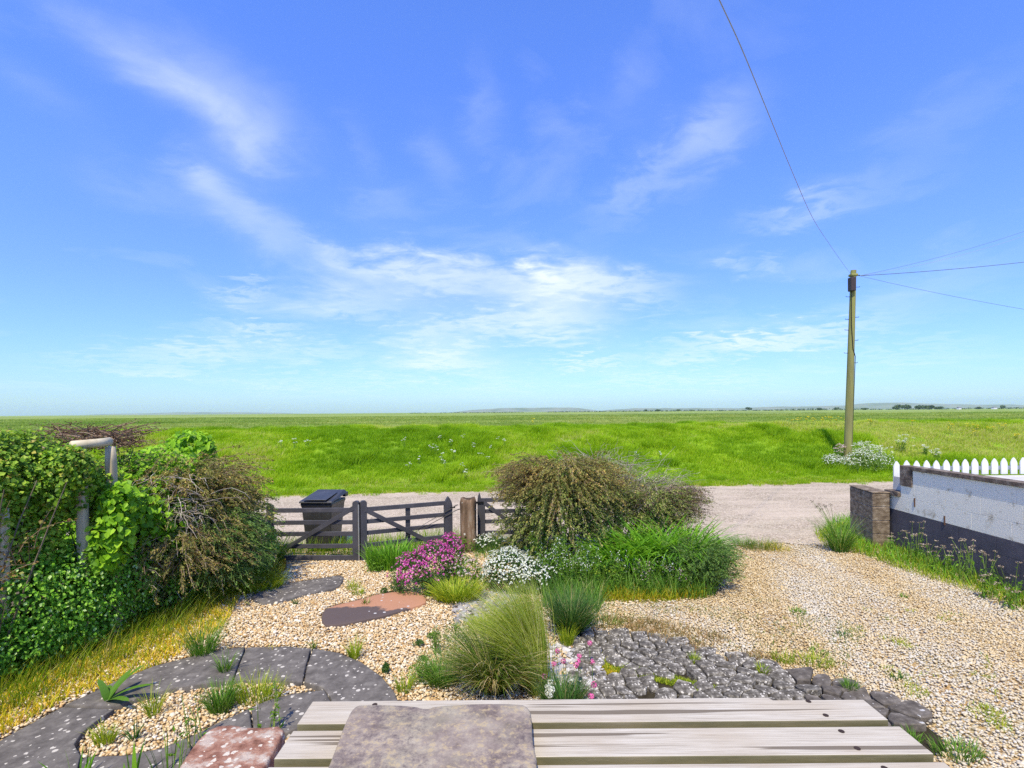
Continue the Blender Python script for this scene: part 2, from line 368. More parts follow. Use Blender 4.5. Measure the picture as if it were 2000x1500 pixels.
def scatter(name, pts, rot, scl, tintv, idx, protos, parent=None):
    """one object that shows a prototype at every point"""
    me = bpy.data.meshes.new(name); n = len(pts); me.vertices.add(n); me.vertices.foreach_set('co', np.asarray(pts, np.float32).ravel())
    for nm, ty, dat, key in (('rot', 'FLOAT_VECTOR', rot, 'vector'), ('scl', 'FLOAT_VECTOR', scl, 'vector'), ('tint', 'FLOAT', tintv, 'value'), ('idx', 'INT', idx, 'value')):
        a = me.attributes.new(nm, ty, 'POINT'); a.data.foreach_set(key, np.ascontiguousarray(dat).ravel())
    o = bpy.data.objects.new(name, me); C.objects.link(o)
    if parent: o.parent = parent
    ng = bpy.data.node_groups.new(name + '_nodes', 'GeometryNodeTree')
    ng.interface.new_socket('Geometry', in_out='INPUT', socket_type='NodeSocketGeometry'); ng.interface.new_socket('Geometry', in_out='OUTPUT', socket_type='NodeSocketGeometry')
    N, L = ng.nodes, ng.links; gi = N.new('NodeGroupInput'); go = N.new('NodeGroupOutput')
    gti = N.new('GeometryNodeGeometryToInstance')
    for p in reversed(protos):
        oi = N.new('GeometryNodeObjectInfo'); oi.inputs[0].default_value = p; L.new(oi.outputs['Geometry'], gti.inputs[0])
    iop = N.new('GeometryNodeInstanceOnPoints'); L.new(gi.outputs[0], iop.inputs['Points']); L.new(gti.outputs[0], iop.inputs['Instance']); iop.inputs['Pick Instance'].default_value = True
    def attr(nm, ty):
        a = N.new('GeometryNodeInputNamedAttribute'); a.data_type = ty; a.inputs[0].default_value = nm; return [s for s in a.outputs if s.enabled][0]
    e2r = N.new('FunctionNodeEulerToRotation'); L.new(attr('rot', 'FLOAT_VECTOR'), e2r.inputs[0])
    L.new(e2r.outputs[0], iop.inputs['Rotation']); L.new(attr('scl', 'FLOAT_VECTOR'), iop.inputs['Scale']); L.new(attr('idx', 'INT'), iop.inputs['Instance Index'])
    L.new(iop.outputs[0], go.inputs[0])
    md = o.modifiers.new('scatter', 'NODES'); md.node_group = ng
    return o
def proto(name, me, mat):
    me.materials.append(mat); return bpy.data.objects.new(name, me)
def mat_tint(name, stops, rough=.75, trans=0, isl=0, bump=0, extra=None):
    """colour picked per scattered instance"""
    m, n, l, bs = newmat(name); a = n.new('ShaderNodeAttribute'); a.attribute_type = 'INSTANCER'; a.attribute_name = 'tint'; f = a.outputs['Fac']
    if isl:
        g = n.new('ShaderNodeNewGeometry'); s1 = n.new('ShaderNodeMath'); s1.operation = 'MULTIPLY_ADD'; l.new(g.outputs['Random Per Island'], s1.inputs[0]); s1.inputs[1].default_value = isl
        s2 = n.new('ShaderNodeMath'); s2.operation = 'SUBTRACT'; l.new(f, s2.inputs[0]); s2.inputs[1].default_value = isl / 2; l.new(s2.outputs[0], s1.inputs[2]); f = s1.outputs[0]
    r = ramp_node(n, stops); l.new(f, r.inputs[0]); col = r.outputs[0]
    if bump:
        t = nnoise(n, l, 3.0, 3); col = nmix(n, l, nmap(n, l, t.outputs['Fac'], .3, .7, 0, .35), col, nmix(n, l, 1.0, col, (.6, .55, .5), 'MULTIPLY'))
    l.new(col, bs.inputs['Base Color']); bs.inputs['Roughness'].default_value = rough; bs.inputs['Specular IOR Level'].default_value = .25
    if trans:
        tr = n.new('ShaderNodeBsdfTranslucent'); l.new(nmix(n, l, 1.0, col, (1.2, 1.2, .5), 'MULTIPLY'), tr.inputs[0])
        mx = n.new('ShaderNodeMixShader'); mx.inputs[0].default_value = trans
        l.new(bs.outputs[0], mx.inputs[1]); l.new(tr.outputs[0], mx.inputs[2]); l.new(mx.outputs[0], n['Material Output'].inputs[0])
    return m

# ================================================================== THE SETTING
def foot(x): return 17.2 + 0.11 * x
def sst(a, b, v): t = np.clip((v - a) / (b - a), 0, 1); return t * t * (3 - 2 * t)
def bank_z(x, y):
    s = y - foot(x); lum = fbm(x * .45, y * .45, 4, 3) - .5
    z = sst(-.2, 8.2, s) * (1.79 + .001 * np.clip(x, -25, 25)) - 1.40 * sst(10.5, 19, s)
    return z + lum * .10 * sst(.3, 3, s) * (1 - .7 * sst(12, 20, s)) + (fbm(x * 2, y * 2, 2, 8) - .5) * .10 * sst(.1, 1, s)
m_soil = mat_noise('soil', [(.25, (.07, .05, .03)), (.7, (.16, .12, .07))], 3, .95, bump=.5, bdist=.02)
# pebble ground under the loose pebbles: small rounded cells
def mat_gravel(name, stops, scale, patch=None):
    m, n, l, bs = newmat(name); c = n.new('ShaderNodeTexCoord')
    v = n.new('ShaderNodeTexVoronoi'); v.inputs['Scale'].default_value = scale; l.new(c.outputs['Object'], v.inputs['Vector'])
    sc = n.new('ShaderNodeSeparateColor'); l.new(v.outputs['Color'], sc.inputs[0]); r = ramp_node(n, stops); l.new(sc.outputs[0], r.inputs[0]); col = r.outputs[0]
    dk = nmap(n, l, v.outputs['Distance'], .35, .75, 1, .55); col = nmix(n, l, 1.0, col, nmix(n, l, dk, (0, 0, 0), (1, 1, 1)), 'MULTIPLY')
    if patch:
        for s_, cc, a, st in patch:
            t = nnoise(n, l, s_, 5, .6, stretch=st); col = nmix(n, l, nmap(n, l, t.outputs['Fac'], .45, .65, 0, a), col, cc)
    l.new(col, bs.inputs['Base Color']); bs.inputs['Roughness'].default_value = .9; bs.inputs['Specular IOR Level'].default_value = .15
    inv = nmap(n, l, v.outputs['Distance'], 0, .8, 1, 0); nbump(n, l, bs, inv, .8, .012); return m
GOLD = [(0, (.13, .08, .04)), (.08, (.34, .20, .08)), (.26, (.55, .35, .15)), (.55, (.62, .47, .27)), (.8, (.68, .57, .41)), (1, (.80, .73, .60))]
DRIVE = [(0, (.13, .085, .045)), (.2, (.38, .25, .10)), (.40, (.56, .41, .21)), (.60, (.60, .48, .30)), (.78, (.52, .45, .34)), (1, (.60, .54, .44))]
m_garden = mat_gravel('garden gravel', GOLD, 42, [(1.3, (.22, .20, .08), .35, None)])
g = MB().add([(-60, -20, -.012), (60, -20, -.012), (60, 24, -.012), (-60, 24, -.012)], [np.array([(0, 1, 2, 3)])]).build('ground', m_garden); g['kind'] = 'structure'
# grey drive and lane
m_road = mat_gravel('lane surface', [(0, (.26, .19, .12)), (.3, (.46, .36, .25)), (.7, (.56, .445, .32)), (1, (.68, .56, .42))], 30,
                    [(.35, (.56, .45, .33), .8, (1, 3.2, 1)), (2.2, (.40, .32, .23), .45, (.35, 2.2, 1)), (.8, (.24, .26, .12), .10, (1, 3, 1)), (7, (.33, .27, .20), .3, None)])
xs = np.arange(-60, 60.01, .25); nearY = np.where((xs > 2.6) & (xs < 6.9), 9.9, 10.05) + (fbm(xs * 1.2, xs * 0, 3, 2) - .5) * .7; farY = foot(xs) + .25 + (fbm(xs * 1.5, xs * 0 + 4, 3, 6) - .5) * .5
V = np.concatenate([np.stack([xs, nearY, xs * 0 + .004], 1), np.stack([xs, farY, xs * 0 + .004], 1)]); k = len(xs)
o = link('road', mesh_np('road', V, [np.array([[i, i + 1, k + i + 1, k + i] for i in range(k - 1)])]), m_road); o['kind'] = 'structure'
# the sea bank
m_bank = mat_noise('bank turf', [(.3, (.09, .18, .004)), (.5, (.19, .32, .006)), (.72, (.28, .40, .01))], .8, .9, bump=.9, bdist=.08, bscale=14)
gx = np.arange(-60, 60.01, .35); gs = np.concatenate([np.arange(-.4, 12, .25), np.arange(12, 21, .5)])
X, Sg = np.meshgrid(gx, gs); Y = foot(X) + Sg; Z = bank_z(X, Y); Z[0] = -.05; nx = len(gx); ny = len(gs)
idx = np.arange(nx * ny).reshape(ny, nx); q = np.stack([idx[:-1, :-1], idx[:-1, 1:], idx[1:, 1:], idx[1:, :-1]], -1).reshape(-1, 4)
bank = link('grass_bank', mesh_np('grass_bank', np.stack([X, Y, Z], -1).reshape(-1, 3), [q], True), m_bank); bank['kind'] = 'structure'
# salt marsh to the horizon
m, n, l, bs = newmat('marsh'); t1 = nnoise(n, l, .004, 6, .6, stretch=(.35, 2.2, 1), coord='Object'); t2 = nnoise(n, l, .05, 5, .65, stretch=(.5, 1.5, 1)); t3 = nnoise(n, l, .9, 4, .7)
r = ramp_node(n, [(.3, (.14, .24, .04)), (.48, (.22, .31, .07)), (.62, (.32, .34, .11)), (.75, (.19, .31, .04))]); l.new(t1.outputs['Fac'], r.inputs[0])
c2 = nmix(n, l, nmap(n, l, t2.outputs['Fac'], .42, .62, 0, .55), r.outputs[0], (.33, .33, .12)); c3 = nmix(n, l, nmap(n, l, t3.outputs['Fac'], .3, .7, 0, .5), c2, (.17, .25, .03))
t4 = nnoise(n, l, .008, 5, .55, stretch=(.25, 2.4, 1), dist=.6); c4 = nmix(n, l, nmap(n, l, t4.outputs['Fac'], .57, .61, 0, .8), c3, (.045, .07, .02))
l.new(c4, bs.inputs['Base Color']); bs.inputs['Roughness'].default_value = .95; bs.inputs['Specular IOR Level'].default_value = .05; nbump(n, l, bs, t3.outputs['Fac'], .6, .3); m_marsh = m
rr = np.concatenate([np.geomspace(29, 300, 60), np.geomspace(320, 9000, 70)]); an = np.radians(np.linspace(-80, 80, 161))
Rg, Ag = np.meshgrid(rr, an); X = Rg * np.sin(Ag); Y = Rg * np.cos(Ag); Z = .28 + (fbm(X * .05, Y * .15, 4, 12) - .5) * .5 * np.clip(Rg / 60, .3, 1) - .25 * (Rg < 33); nx = len(rr); ny = len(an)
idx = np.arange(nx * ny).reshape(ny, nx); q = np.stack([idx[:-1, :-1], idx[:-1, 1:], idx[1:, 1:], idx[1:, :-1]], -1).reshape(-1, 4)[:, ::-1]
marsh = link('marsh', mesh_np('marsh', np.stack([X, Y, Z], -1).reshape(-1, 3), [q], True), m_marsh); marsh['kind'] = 'structure'
# low hills far inland
m_hill = mat_noise('hill pasture', [(.3, (.10, .13, .07)), (.5, (.17, .19, .12)), (.7, (.24, .23, .17))], .004, .95, bump=0)
def hills(px0, px1, hpx, Y, sd):
    n_ = 90; V = []; f = []
    for i in range(n_ + 1):
        t = i / n_; px = px0 + (px1 - px0) * t; x = (px - 1000) / F * Y; env = math.sin(math.pi * t) ** .6
        h = hpx / F * Y * env * (.45 + 1.1 * float(fbm(t * 4 + sd, sd * 1., 4, sd))); V += [(x, Y, -5), (x, Y + 350, h + 1), (x, Y + 900, -5)]
    for i in range(n_):
        a = i * 3; f += [(a, a + 3, a + 4, a + 1), (a + 1, a + 4, a + 5, a + 2)]
    o = link('hills', mesh_np('hills', V, [np.array(f)], True), m_hill); o['kind'] = 'structure'
hills(880, 1180, 9, 6500, 3); hills(1180, 1560, 7, 6200, 5); hills(1440, 2150, 12, 6000, 8); hills(120, 560, 3.5, 7000, 11)

# hedgerows and trees along the far edge of the marsh
m_far = mat_leaf('far foliage', [(0, (.03, .06, .015)), (.5, (.05, .09, .02)), (1, (.09, .13, .035))], .2)
m_bark = mat_noise('bark', [(.3, (.10, .075, .05)), (.7, (.22, .18, .13))], 6, .9, stretch=(1, 1, .3), bump=.6)
def far_tree(px, hgt, wid, Y, label):
    c = Vector(((px - 1000) / F * Y, Y, .3)); o = empty('tree', c, 0, label, 'tree', 'trees along the far edge of the marsh')
    bl = [(RNG.uniform(-.5, .5) * wid, RNG.uniform(-.3, .3) * wid, hgt * RNG.uniform(.45, .75), wid * .3, wid * .3, hgt * .28) for _ in range(6)] + [(0, 0, hgt * .6, wid * .3, wid * .3, hgt * .4)]
    p, nr = on_blobs(bl, 420, .5, 1.1); V, f = leaves(p, nr + RNG.normal(0, .5, p.shape), wid * .16, .9); link('crown', mesh_np('crown', V, f), m_far, o)
    MB().tube([(0, 0, 0), (.1, 0, hgt * .5)], [wid * .035, wid * .02], 6).build('trunk', m_bark, o)
far_tree(1463, 11, 15, 1500, 'rounded dark tree standing highest in the far hedgerow left of the utility pole')
far_tree(1262, 7, 9, 1500, 'small dark tree in the far hedgerow above the right end of the brown shrub')
far_tree(1285, 6.5, 11, 1500, 'low wide tree just right of the small tree in the far hedgerow')
far_tree(1325, 6, 9, 1480, 'little tree in the far hedgerow between the low wide tree and the rounded one')
for i, (px, h_, w_, lb) in enumerate([(1752, 13, 22, 'leftmost broad tree of the dark copse right of the utility pole'), (1772, 13, 24, 'second broad tree of the dark copse on the horizon'), (1795, 12, 24, 'middle tree of the dark copse right of the pole'),
    (1815, 11, 22, 'low tree towards the right end of the dark copse'), (1836, 8, 18, 'smallest tree at the right end of the dark copse')]): far_tree(px, h_, w_, 1350, lb)
far_tree(1957, 11, 12, 1450, 'single taller tree on the horizon near the right edge of the photo'); far_tree(1912, 7, 12, 1420, 'low bushy tree on the horizon between the copse and the taller single tree')
far_tree(1600, 7, 13, 1400, 'bushy tree on the horizon just left of the utility pole'); far_tree(1635, 8, 14, 1420, 'bushy tree on the horizon touching the left of the utility pole'); far_tree(1690, 6, 14, 1430, 'low bushy tree on the horizon right of the utility pole')
bl = []
for px in np.arange(800, 2250, 2.2):
    Y = 1650 - 0.12 * (px - 900); dens = float(noise2(px * .02, 3.3, 4)); 
    if px < 1150 and dens < .25: continue
    h_ = (2.0 + 4.5 * dens) * (.45 + .55 * min(1, (px - 800) / 550)); bl.append(((px - 1000) / F * Y, Y + RNG.uniform(-30, 30), .3 + h_ * .35, 4, 4, h_ * .7))
p, nr = on_blobs(bl, 9000, .6, 1.1, zmin=.2); V, f = leaves(p, nr + RNG.normal(0, .5, p.shape), 2.3, .8)
o = link('hedgerow', mesh_np('hedgerow', V, f), m_far); tag(o, 'thin dark hedgerow running along the horizon beyond the marsh', 'hedgerow', kind='stuff')
m_white = mat_plain('white render', (.72, .70, .66), .8)
m_roof = mat_plain('slate roof', (.16, .15, .16), .7)
for i, (px, w_, lb) in enumerate([(1942, 14, 'tiny white farm house on the horizon beside the taller single tree'), (1873, 10, 'tiny pale house on the horizon right of the dark copse')]):
    Y = 1380; o = empty('farm_house', ((px - 1000) / F * Y, Y, .3), .3, lb, 'house')
    MB().box((-w_ / 2, -3, 0), (w_ / 2, 3, 4)).build('wall', m_white, o)
    MB().add([(-w_ / 2 - .3, -3.3, 4), (w_ / 2 + .3, -3.3, 4), (w_ / 2 + .3, 3.3, 4), (-w_ / 2 - .3, 3.3, 4), (-w_ / 2 - .3, 0, 6.4), (w_ / 2 + .3, 0, 6.4)], [np.array([(0, 1, 5, 4), (2, 3, 4, 5), (0, 3, 2, 1)]), np.array([(0, 4, 3), (1, 2, 5)])]).build('roof', m_roof, o)

hz = MB().box((-9500, -400, -8), (9500, 9800, 175)).build('haze', None); hz['kind'] = 'stuff'
hm = bpy.data.materials.new('haze'); hm.use_nodes = True; hn = hm.node_tree.nodes; hn.remove(hn['Principled BSDF']); pv_ = hn.new('ShaderNodeVolumePrincipled'); pv_.inputs['Color'].default_value = (.76, .95, 1, 1); pv_.inputs['Density'].default_value = .00005; pv_.inputs['Anisotropy'].default_value = .2
hm.node_tree.links.new(pv_.outputs[0], hn['Material Output'].inputs['Volume']); hz.data.materials.append(hm)

# ------------------------------------------------------------------ loose pebbles
def pebble_protos(nm, mat, k=5, ang=False):
    out = []
    for i in range(k):
        import bmesh
        bm = bmesh.new(); bmesh.ops.create_icosphere(bm, subdivisions=1 if not ang else 1, radius=1)
        a, b = RNG.uniform(.7, 1, 2)
        for v in bm.verts:
            f_ = 1 + RNG.uniform(-.12, .12) * (2 if ang else 1); v.co = Vector((v.co.x * f_, v.co.y * a * f_, v.co.z * b * .62 * f_))
        me = bpy.data.meshes.new(nm); bm.to_mesh(me); bm.free()
        if not ang: me.polygons.foreach_set('use_smooth', np.ones(len(me.polygons), bool))
        out.append(proto(nm, me, mat))
    return out
m_peb = mat_tint('pebbles', GOLD, .7, bump=0); m_pebd = mat_tint('drive pebbles', DRIVE, .75)
RING = {  # slate border pieces, photo outline of their top faces
 'a': [(612, 1266), (662, 1275), (705, 1293), (745, 1321), (770, 1350), (786, 1392), (770, 1430), (700, 1430), (652, 1390), (646, 1362), (630, 1343), (594, 1332), (600, 1300)],
 'b': [(607, 1265), (560, 1261), (482, 1263), (470, 1290), (456, 1328), (520, 1326), (590, 1331), (597, 1300)],
 'c': [(479, 1263), (430, 1269), (370, 1283), (300, 1301), (235, 1326), (170, 1357), (126, 1376), (226, 1379), (270, 1362), (330, 1345), (400, 1335), (453, 1329), (467, 1292)],
 'd': [(122, 1379), (224, 1383), (190, 1405), (160, 1430), (145, 1452), (158, 1476), (150, 1502), (60, 1535), (-70, 1560), (-110, 1500), (0, 1444), (60, 1412)],
 'e': [(634, 1347), (575, 1354), (520, 1368), (491, 1381), (496, 1424), (560, 1430), (620, 1402), (648, 1372)],
 'f': [(487, 1383), (430, 1408), (369, 1440), (384, 1468), (430, 1452), (492, 1425)],
 'g': [(365, 1442), (320, 1461), (250, 1476), (163, 1480), (153, 1504), (190, 1550), (300, 1560), (380, 1530), (381, 1470)]}
STEPS = {'dark': [(490, 1163), (530, 1147), (580, 1135), (640, 1127), (672, 1121), (668, 1140), (650, 1150), (600, 1158), (560, 1170), (520, 1178), (497, 1173)],
         'red': [(627, 1200), (640, 1185), (700, 1171), (745, 1158), (815, 1151), (838, 1175), (810, 1184), (760, 1200), (700, 1213), (640, 1222), (629, 1216)]}
COB = [(1110, 1248), (1170, 1238), (1240, 1246), (1310, 1256), (1400, 1286), (1480, 1304), (1560, 1325), (1640, 1342), (1720, 1368), (1790, 1402), (1838, 1440), (1850, 1470), (1800, 1476), (1740, 1440), (1690, 1420), (1500, 1420), (1300, 1420), (1130, 1420), (1130, 1350), (1165, 1300), (1120, 1270)]
VERGE = [(470, 1100), (560, 1095), (548, 1135), (520, 1150), (470, 1165), (440, 1225), (360, 1275), (280, 1318), (130, 1370), (0, 1440), (-200, 1560), (-300, 1400), (0, 1320), (250, 1225), (400, 1140)]
WVERGE = [(1590, 1040), (1660, 1020), (1735, 1060), (1760, 1075), (2000, 1165), (2100, 1200), (2100, 1250), (2000, 1192), (1880, 1152), (1760, 1116), (1680, 1085), (1610, 1070)]
BED = [(730, 1095), (880, 1070), (1000, 1060), (1250, 1050), (1400, 1060), (1430, 1120), (1430, 1160), (1370, 1172), (1180, 1172), (1170, 1230), (1060, 1240), (960, 1180), (900, 1165), (830, 1160), (770, 1140)]
def grid_pts(sp, x0, x1, y0, y1):
    gx, gy = np.meshgrid(np.arange(x0, x1, sp), np.arange(y0, y1, sp * .87)); gx = gx + (np.arange(gx.shape[0]) % 2)[:, None] * sp / 2
    gx = gx.ravel() + RNG.normal(0, sp * .28, gx.size); gy = gy.ravel() + RNG.normal(0, sp * .28, gy.size); return gx, gy
holes = [[(p.x, p.y) for p in pxp(v)] for v in list(RING.values()) + list(STEPS.values())]
def pebbles(name, label, sp, x0, x1, y0, y1, keep, s0, s1, protos, tf):
    x, y = grid_pts(sp, x0, x1, y0, y1); k = keep(x, y)
    for h in holes: k &= ~inpoly(x, y, h)
    x, y = x[k], y[k]; n_ = len(x); s_ = RNG.uniform(s0, s1, n_) * np.where(RNG.random(n_) < .05, 1.6, 1)
    rot = np.stack([RNG.normal(0, .35, n_), RNG.normal(0, .35, n_), RNG.uniform(0, 6.3, n_)], 1)
    o = scatter(name, np.stack([x, y, s_ * .25 + RNG.uniform(-.006, .012, n_)], 1), rot, np.repeat(s_[:, None], 3, 1), np.clip(tf(x, y, n_), 0, 1), RNG.integers(0, 5, n_).astype(np.int32), protos)
    tag(o, label, 'gravel', kind='stuff')
cobw = [(p.x, p.y) for p in pxp(COB)]; divide = lambda y: .10 + (y - 4) * .16
def bound(y): return -5 + .333 * (y - 5)
def isdrive(x, y): return x + RNG.normal(0, .16, len(x)) > 1.0 + .1 * (y - 4)
ph = pebble_protos('pebble', m_peb); phd = pebble_protos('drive_pebble', m_pebd)
bedw = [(p.x, p.y) for p in pxp(BED)]
pebbles('gravel', 'golden cream pebbles spread over the left part of the garden',   .0265, -5.2, 1.7, 3.4, 9.6,
        lambda x, y: (x > bound(y) + .1) & ~isdrive(x, y) & ~inpoly(x, y, cobw),   .011, .0205, ph, lambda x, y, n_: RNG.beta(1.9, 1.7, n_) * .97 + .02)
def drive_tint(x, y, n_):
    return RNG.beta(1.8, 1.8, n_) * .62 + .12 + .36 * np.clip(fbm(x * 1.5 - y * .45, y * .35 + x * .1, 3, 21) * 2.4 - .85, 0, 1)
pebbles('gravel', 'finer sandy gravel with grey wheel tracks covering the drive on the right', .025, .9, 7.1, 3.0, 10.2,
        lambda x, y: isdrive(x, y) & (x < 7.05) & ~inpoly(x, y, cobw) & (RNG.random(len(x)) < np.clip((10.3 - y) / 1.3, 0, 1) * (.55 + .45 * (fbm(x * 1.5, y * 1.5, 2, 3) > .42))), .009, .018, phd, drive_tint)

# ================================================================== BUILT THINGS
m_gate = mat_noise('black painted timber', [(.25, (.034, .032, .036)), (.6, (.065, .061, .068)), (.85, (.14, .125, .12))], 3, .6, stretch=(1, 1, 1), bump=.3, bdist=.003, bscale=30)
m_iron = mat_plain('black iron', (.02, .02, .02), .5, .6)
m_oldpost = mat_noise('old oak post', [(.25, (.04, .022, .012)), (.45, (.13, .08, .045)), (.58, (.22, .14, .085)), (.75, (.40, .34, .25))], 9, .95, stretch=(1, 1, .16), bump=1, bdist=.03, bscale=14, spots=(9, .28, (.55, .52, .42)))
BARS = [(.90, .078), (.685, .075), (.485, .075), (.27, .075), (.065, .085)]
def ogive(mb, x0, x1, y0, y1, z0, z1, hh, round_=False):
    """upright whose top closes in a point or a dome"""
    w = (x1 - x0) / 2; cx = (x0 + x1) / 2; n_ = 7
    prof = [(x0, z0), (x1, z0)]
    for i in range(n_ + 1):
        t = i / n_; k = (1 - t ** 2.2) if not round_ else math.sqrt(max(0, 1 - (t * .97) ** 2.6)); prof.append((cx + w * k, z1 - hh + hh * t))
    for i in range(n_, -1, -1):
        t = i / n_; k = (1 - t ** 2.2) if not round_ else math.sqrt(max(0, 1 - (t * .97) ** 2.6)); 
        if i == n_ and k < .01: continue
        prof.append((cx - w * k, z1 - hh + hh * t))
    m_ = len(prof); V = [(x, y0, z) for x, z in prof] + [(x, y1, z) for x, z in prof]
    mb.add(V, [np.array([list(range(m_))]), np.array([list(range(m_, 2 * m_))[::-1]]), np.array([[i, m_ + i, m_ + (i + 1) % m_, (i + 1) % m_] for i in range(m_)])]); return mb
def gate(loc, rz, Lg, label, stiles, brace, mid=None, zend=0):
    o = empty('field_gate', loc, rz, label, 'gate', 'black timber gates to the lane')
    for z, h_ in BARS: MB().box((.04, -.014, z - h_ / 2), (Lg - .04, .014, z + h_ / 2)).build('bar', m_gate, o, bevel=.004)
    for (x0, x1, z0, z1, hh, rd) in stiles: ogive(MB(), x0, x1, -.04, .04, z0, z1, hh, rd).build('stile', m_gate, o)
    (xa, za), (xb, zb) = brace; MB().bar((xa, -.030, za), (xb, -.030, zb), .075, .03, (0, 0, 1)).build('brace', m_gate, o, bevel=.003)
    if mid: MB().box((mid, .016, .05), (mid + .085, .04, .93)).build('rail_post', m_gate, o, bevel=.003)
    return o
pm = P(703, 1096)
gl = gate((pm.x - 1.62, pm.y, 0), 0, 1.62, 'left leaf of the black double gate, in front of the wheelie bin', [(0, .1, .03, 1.0, .03, True), (1.505, 1.615, -.03, 1.06, .05, True)], ((.06, .08), (1.52, .94)))
pr = Vector((-1.16, 9.66, 0)); ang = math.atan2(pr.y - pm.y, pr.x - pm.x); Lr = (pr - pm).length
gr_ = gate((pm.x + .012, pm.y, 0), ang, Lr, 'right leaf of the black double gate, ending in a pointed upright behind the purple flowers', [(.0, .11, -.03, 1.06, .05, True), (Lr - .15, Lr, .02, 1.02, .20, False)], ((.08, .90), (Lr - .35, .16)), mid=.80)
ms = MB().box((Lr - .04, -.05, .80), (Lr + .05, -.035, .825)); ms.tube([(Lr + .02, -.05, .83), (Lr + .10, -.06, .86), (Lr + .13, -.06, .80), (Lr + .10, -.06, .77), (Lr + .17, -.03, .77)], .009, 6); ms.build('latch', m_iron, gr_)
MB().tube([(0, 0, -.02), (.004, -.03, .5), (0, -.02, 1.0)], .012, 6).build('drop_bolt', mat_plain('galvanised rod', (.35, .33, .30), .5, .4), gl).location = (1.617, -.03, 0)
p2 = P(933, 1068)
g2 = gate((p2.x, p2.y, 0), .05, 1.15, 'small black gate leaf between the old oak post and the brown cascading shrub', [(0, .075, -.02, 1.05, .20, False), (.075, .15, -.02, .93, .02, True), (1.05, 1.15, 0, 1.0, .16, False)], ((.10, .88), (1.05, .12)))
for z in (.86, .2): MB().box((-.06, -.055, z - .02), (.12, -.042, z + .02)).build('hinge', m_iron, g2)
def rough_post(name, loc, w, d, hgt, mat, label, cat, notch=.05, seed=1, lean=0, par=None):
    mb = MB(); k = 18; lv = 14; V = []; f = []
    for i in range(lv + 1):
        t = i / lv
        for j in range(k):
            a = j / k * 2 * math.pi; sx = abs(math.cos(a)) ** .6 * math.copysign(1, math.cos(a)); sy = abs(math.sin(a)) ** .6 * math.copysign(1, math.sin(a))
            rr_ = 1 + .16 * (float(noise2(a * 2.2 + seed, t * 1.6, seed)) - .5) + .05 * math.sin(a * 7 + t * 2); z = hgt * t
            if i == lv: z += -notch * math.exp(-(sx * 3) ** 2) + .02 * float(noise2(a * 3., 1., seed)); rr_ *= .86
            V.append((sx * w / 2 * rr_ + lean * t, sy * d / 2 * rr_, z - .05))
    for i in range(lv):
        for j in range(k): f.append((i * k + j, i * k + (j + 1) % k, (i + 1) * k + (j + 1) % k, (i + 1) * k + j))
    V.append((lean, 0, hgt - .05 - notch)); tp = [(lv * k + j, lv * k + (j + 1) % k, len(V) - 1) for j in range(k)]
    mb.add(V, [np.array(f), np.array(tp)]); o = mb.build(name, mat, par, smooth=True)
    if par is None: o.location = loc; tag(o, label, cat)
    return o
pp = P(915, 1076); rough_post('gate_post', (pp.x, pp.y, 0), .30, .26, 1.04, m_oldpost, 'weathered brown oak gate post with notched lichened top between the two black gates', 'post', .07, 3)

# wheelie bin
m_bin = mat_noise('black plastic', [(.3, (.022, .021, .021)), (.7, (.05, .047, .044))], 3, .45, bump=.1, bscale=60, bdist=.002, spec=.5)
bo = empty('wheelie_bin', ((624 - 1000) / F * 9.75, 9.55, 0), -.06, 'black wheelie bin with a sloping lid standing behind the left gate leaf', 'bin')
mb = MB(); prof = [(.04, .22, .05), (.25, .24, .10), (.90, .29, 0.0)]
def tub(mb, lv):
    V = []; f = []
    for z, hx, y0, y1 in lv: V += [(-hx, y0, z), (hx, y0, z), (hx, y1, z), (-hx, y1, z)]
    for i in range(len(lv) - 1):
        for j in range(4): f.append((i * 4 + j, i * 4 + (j + 1) % 4, i * 4 + 4 + (j + 1) % 4, i * 4 + 4 + j))
    f += [(3, 2, 1, 0)]; f2 = len(lv) * 4; f += [(f2 - 4, f2 - 3, f2 - 2, f2 - 1)]
    return mb.add(V, [np.array(f)])
tub(mb, [(.03, .235, .10, .52), (.30, .25, .06, .60), (.84, .285, .0, .66), (.88, .30, -.015, .68), (.93, .30, -.015, .68)]).build('body', m_bin, bo, bevel=.018, seg=2)
tub(MB(), [(.30, .20, .052, .07), (.62, .215, .025, .05)]).build('front_panel', m_bin, bo, bevel=.006)
lid = MB(); lid.add([(-.32, -.05, .925), (.32, -.05, .925), (.32, .72, 1.02), (-.32, .72, 1.02), (-.31, -.04, .965), (.31, -.04, .965), (.27, .70, 1.08), (-.27, .70, 1.08)], [np.array([(0, 3, 2, 1), (4, 5, 6, 7), (0, 1, 5, 4), (1, 2, 6, 5), (2, 3, 7, 6), (3, 0, 4, 7)])])
lo = lid.build('lid', m_bin, bo, bevel=.015, seg=2); MB().box((-.22, .05, .99), (.22, .6, 1.0)).build('lid_panel', m_bin, lo, bevel=.004).rotation_euler = (R(6.8), 0, 0)
MB().tube([(-.24, .80, 1.0), (.24, .80, 1.0)], .017, 8).build('handle', m_bin, bo)
for sx in (-1, 1): MB().tube([(sx * .25, .62, .10), (sx * .30, .62, .10)], .10, 16).build('wheel', m_bin, bo)
for sx in (-.27, .27): MB().box((sx - .03, .66, .94), (sx + .03, .80, 1.02)).build('handle_bracket', m_bin, bo)

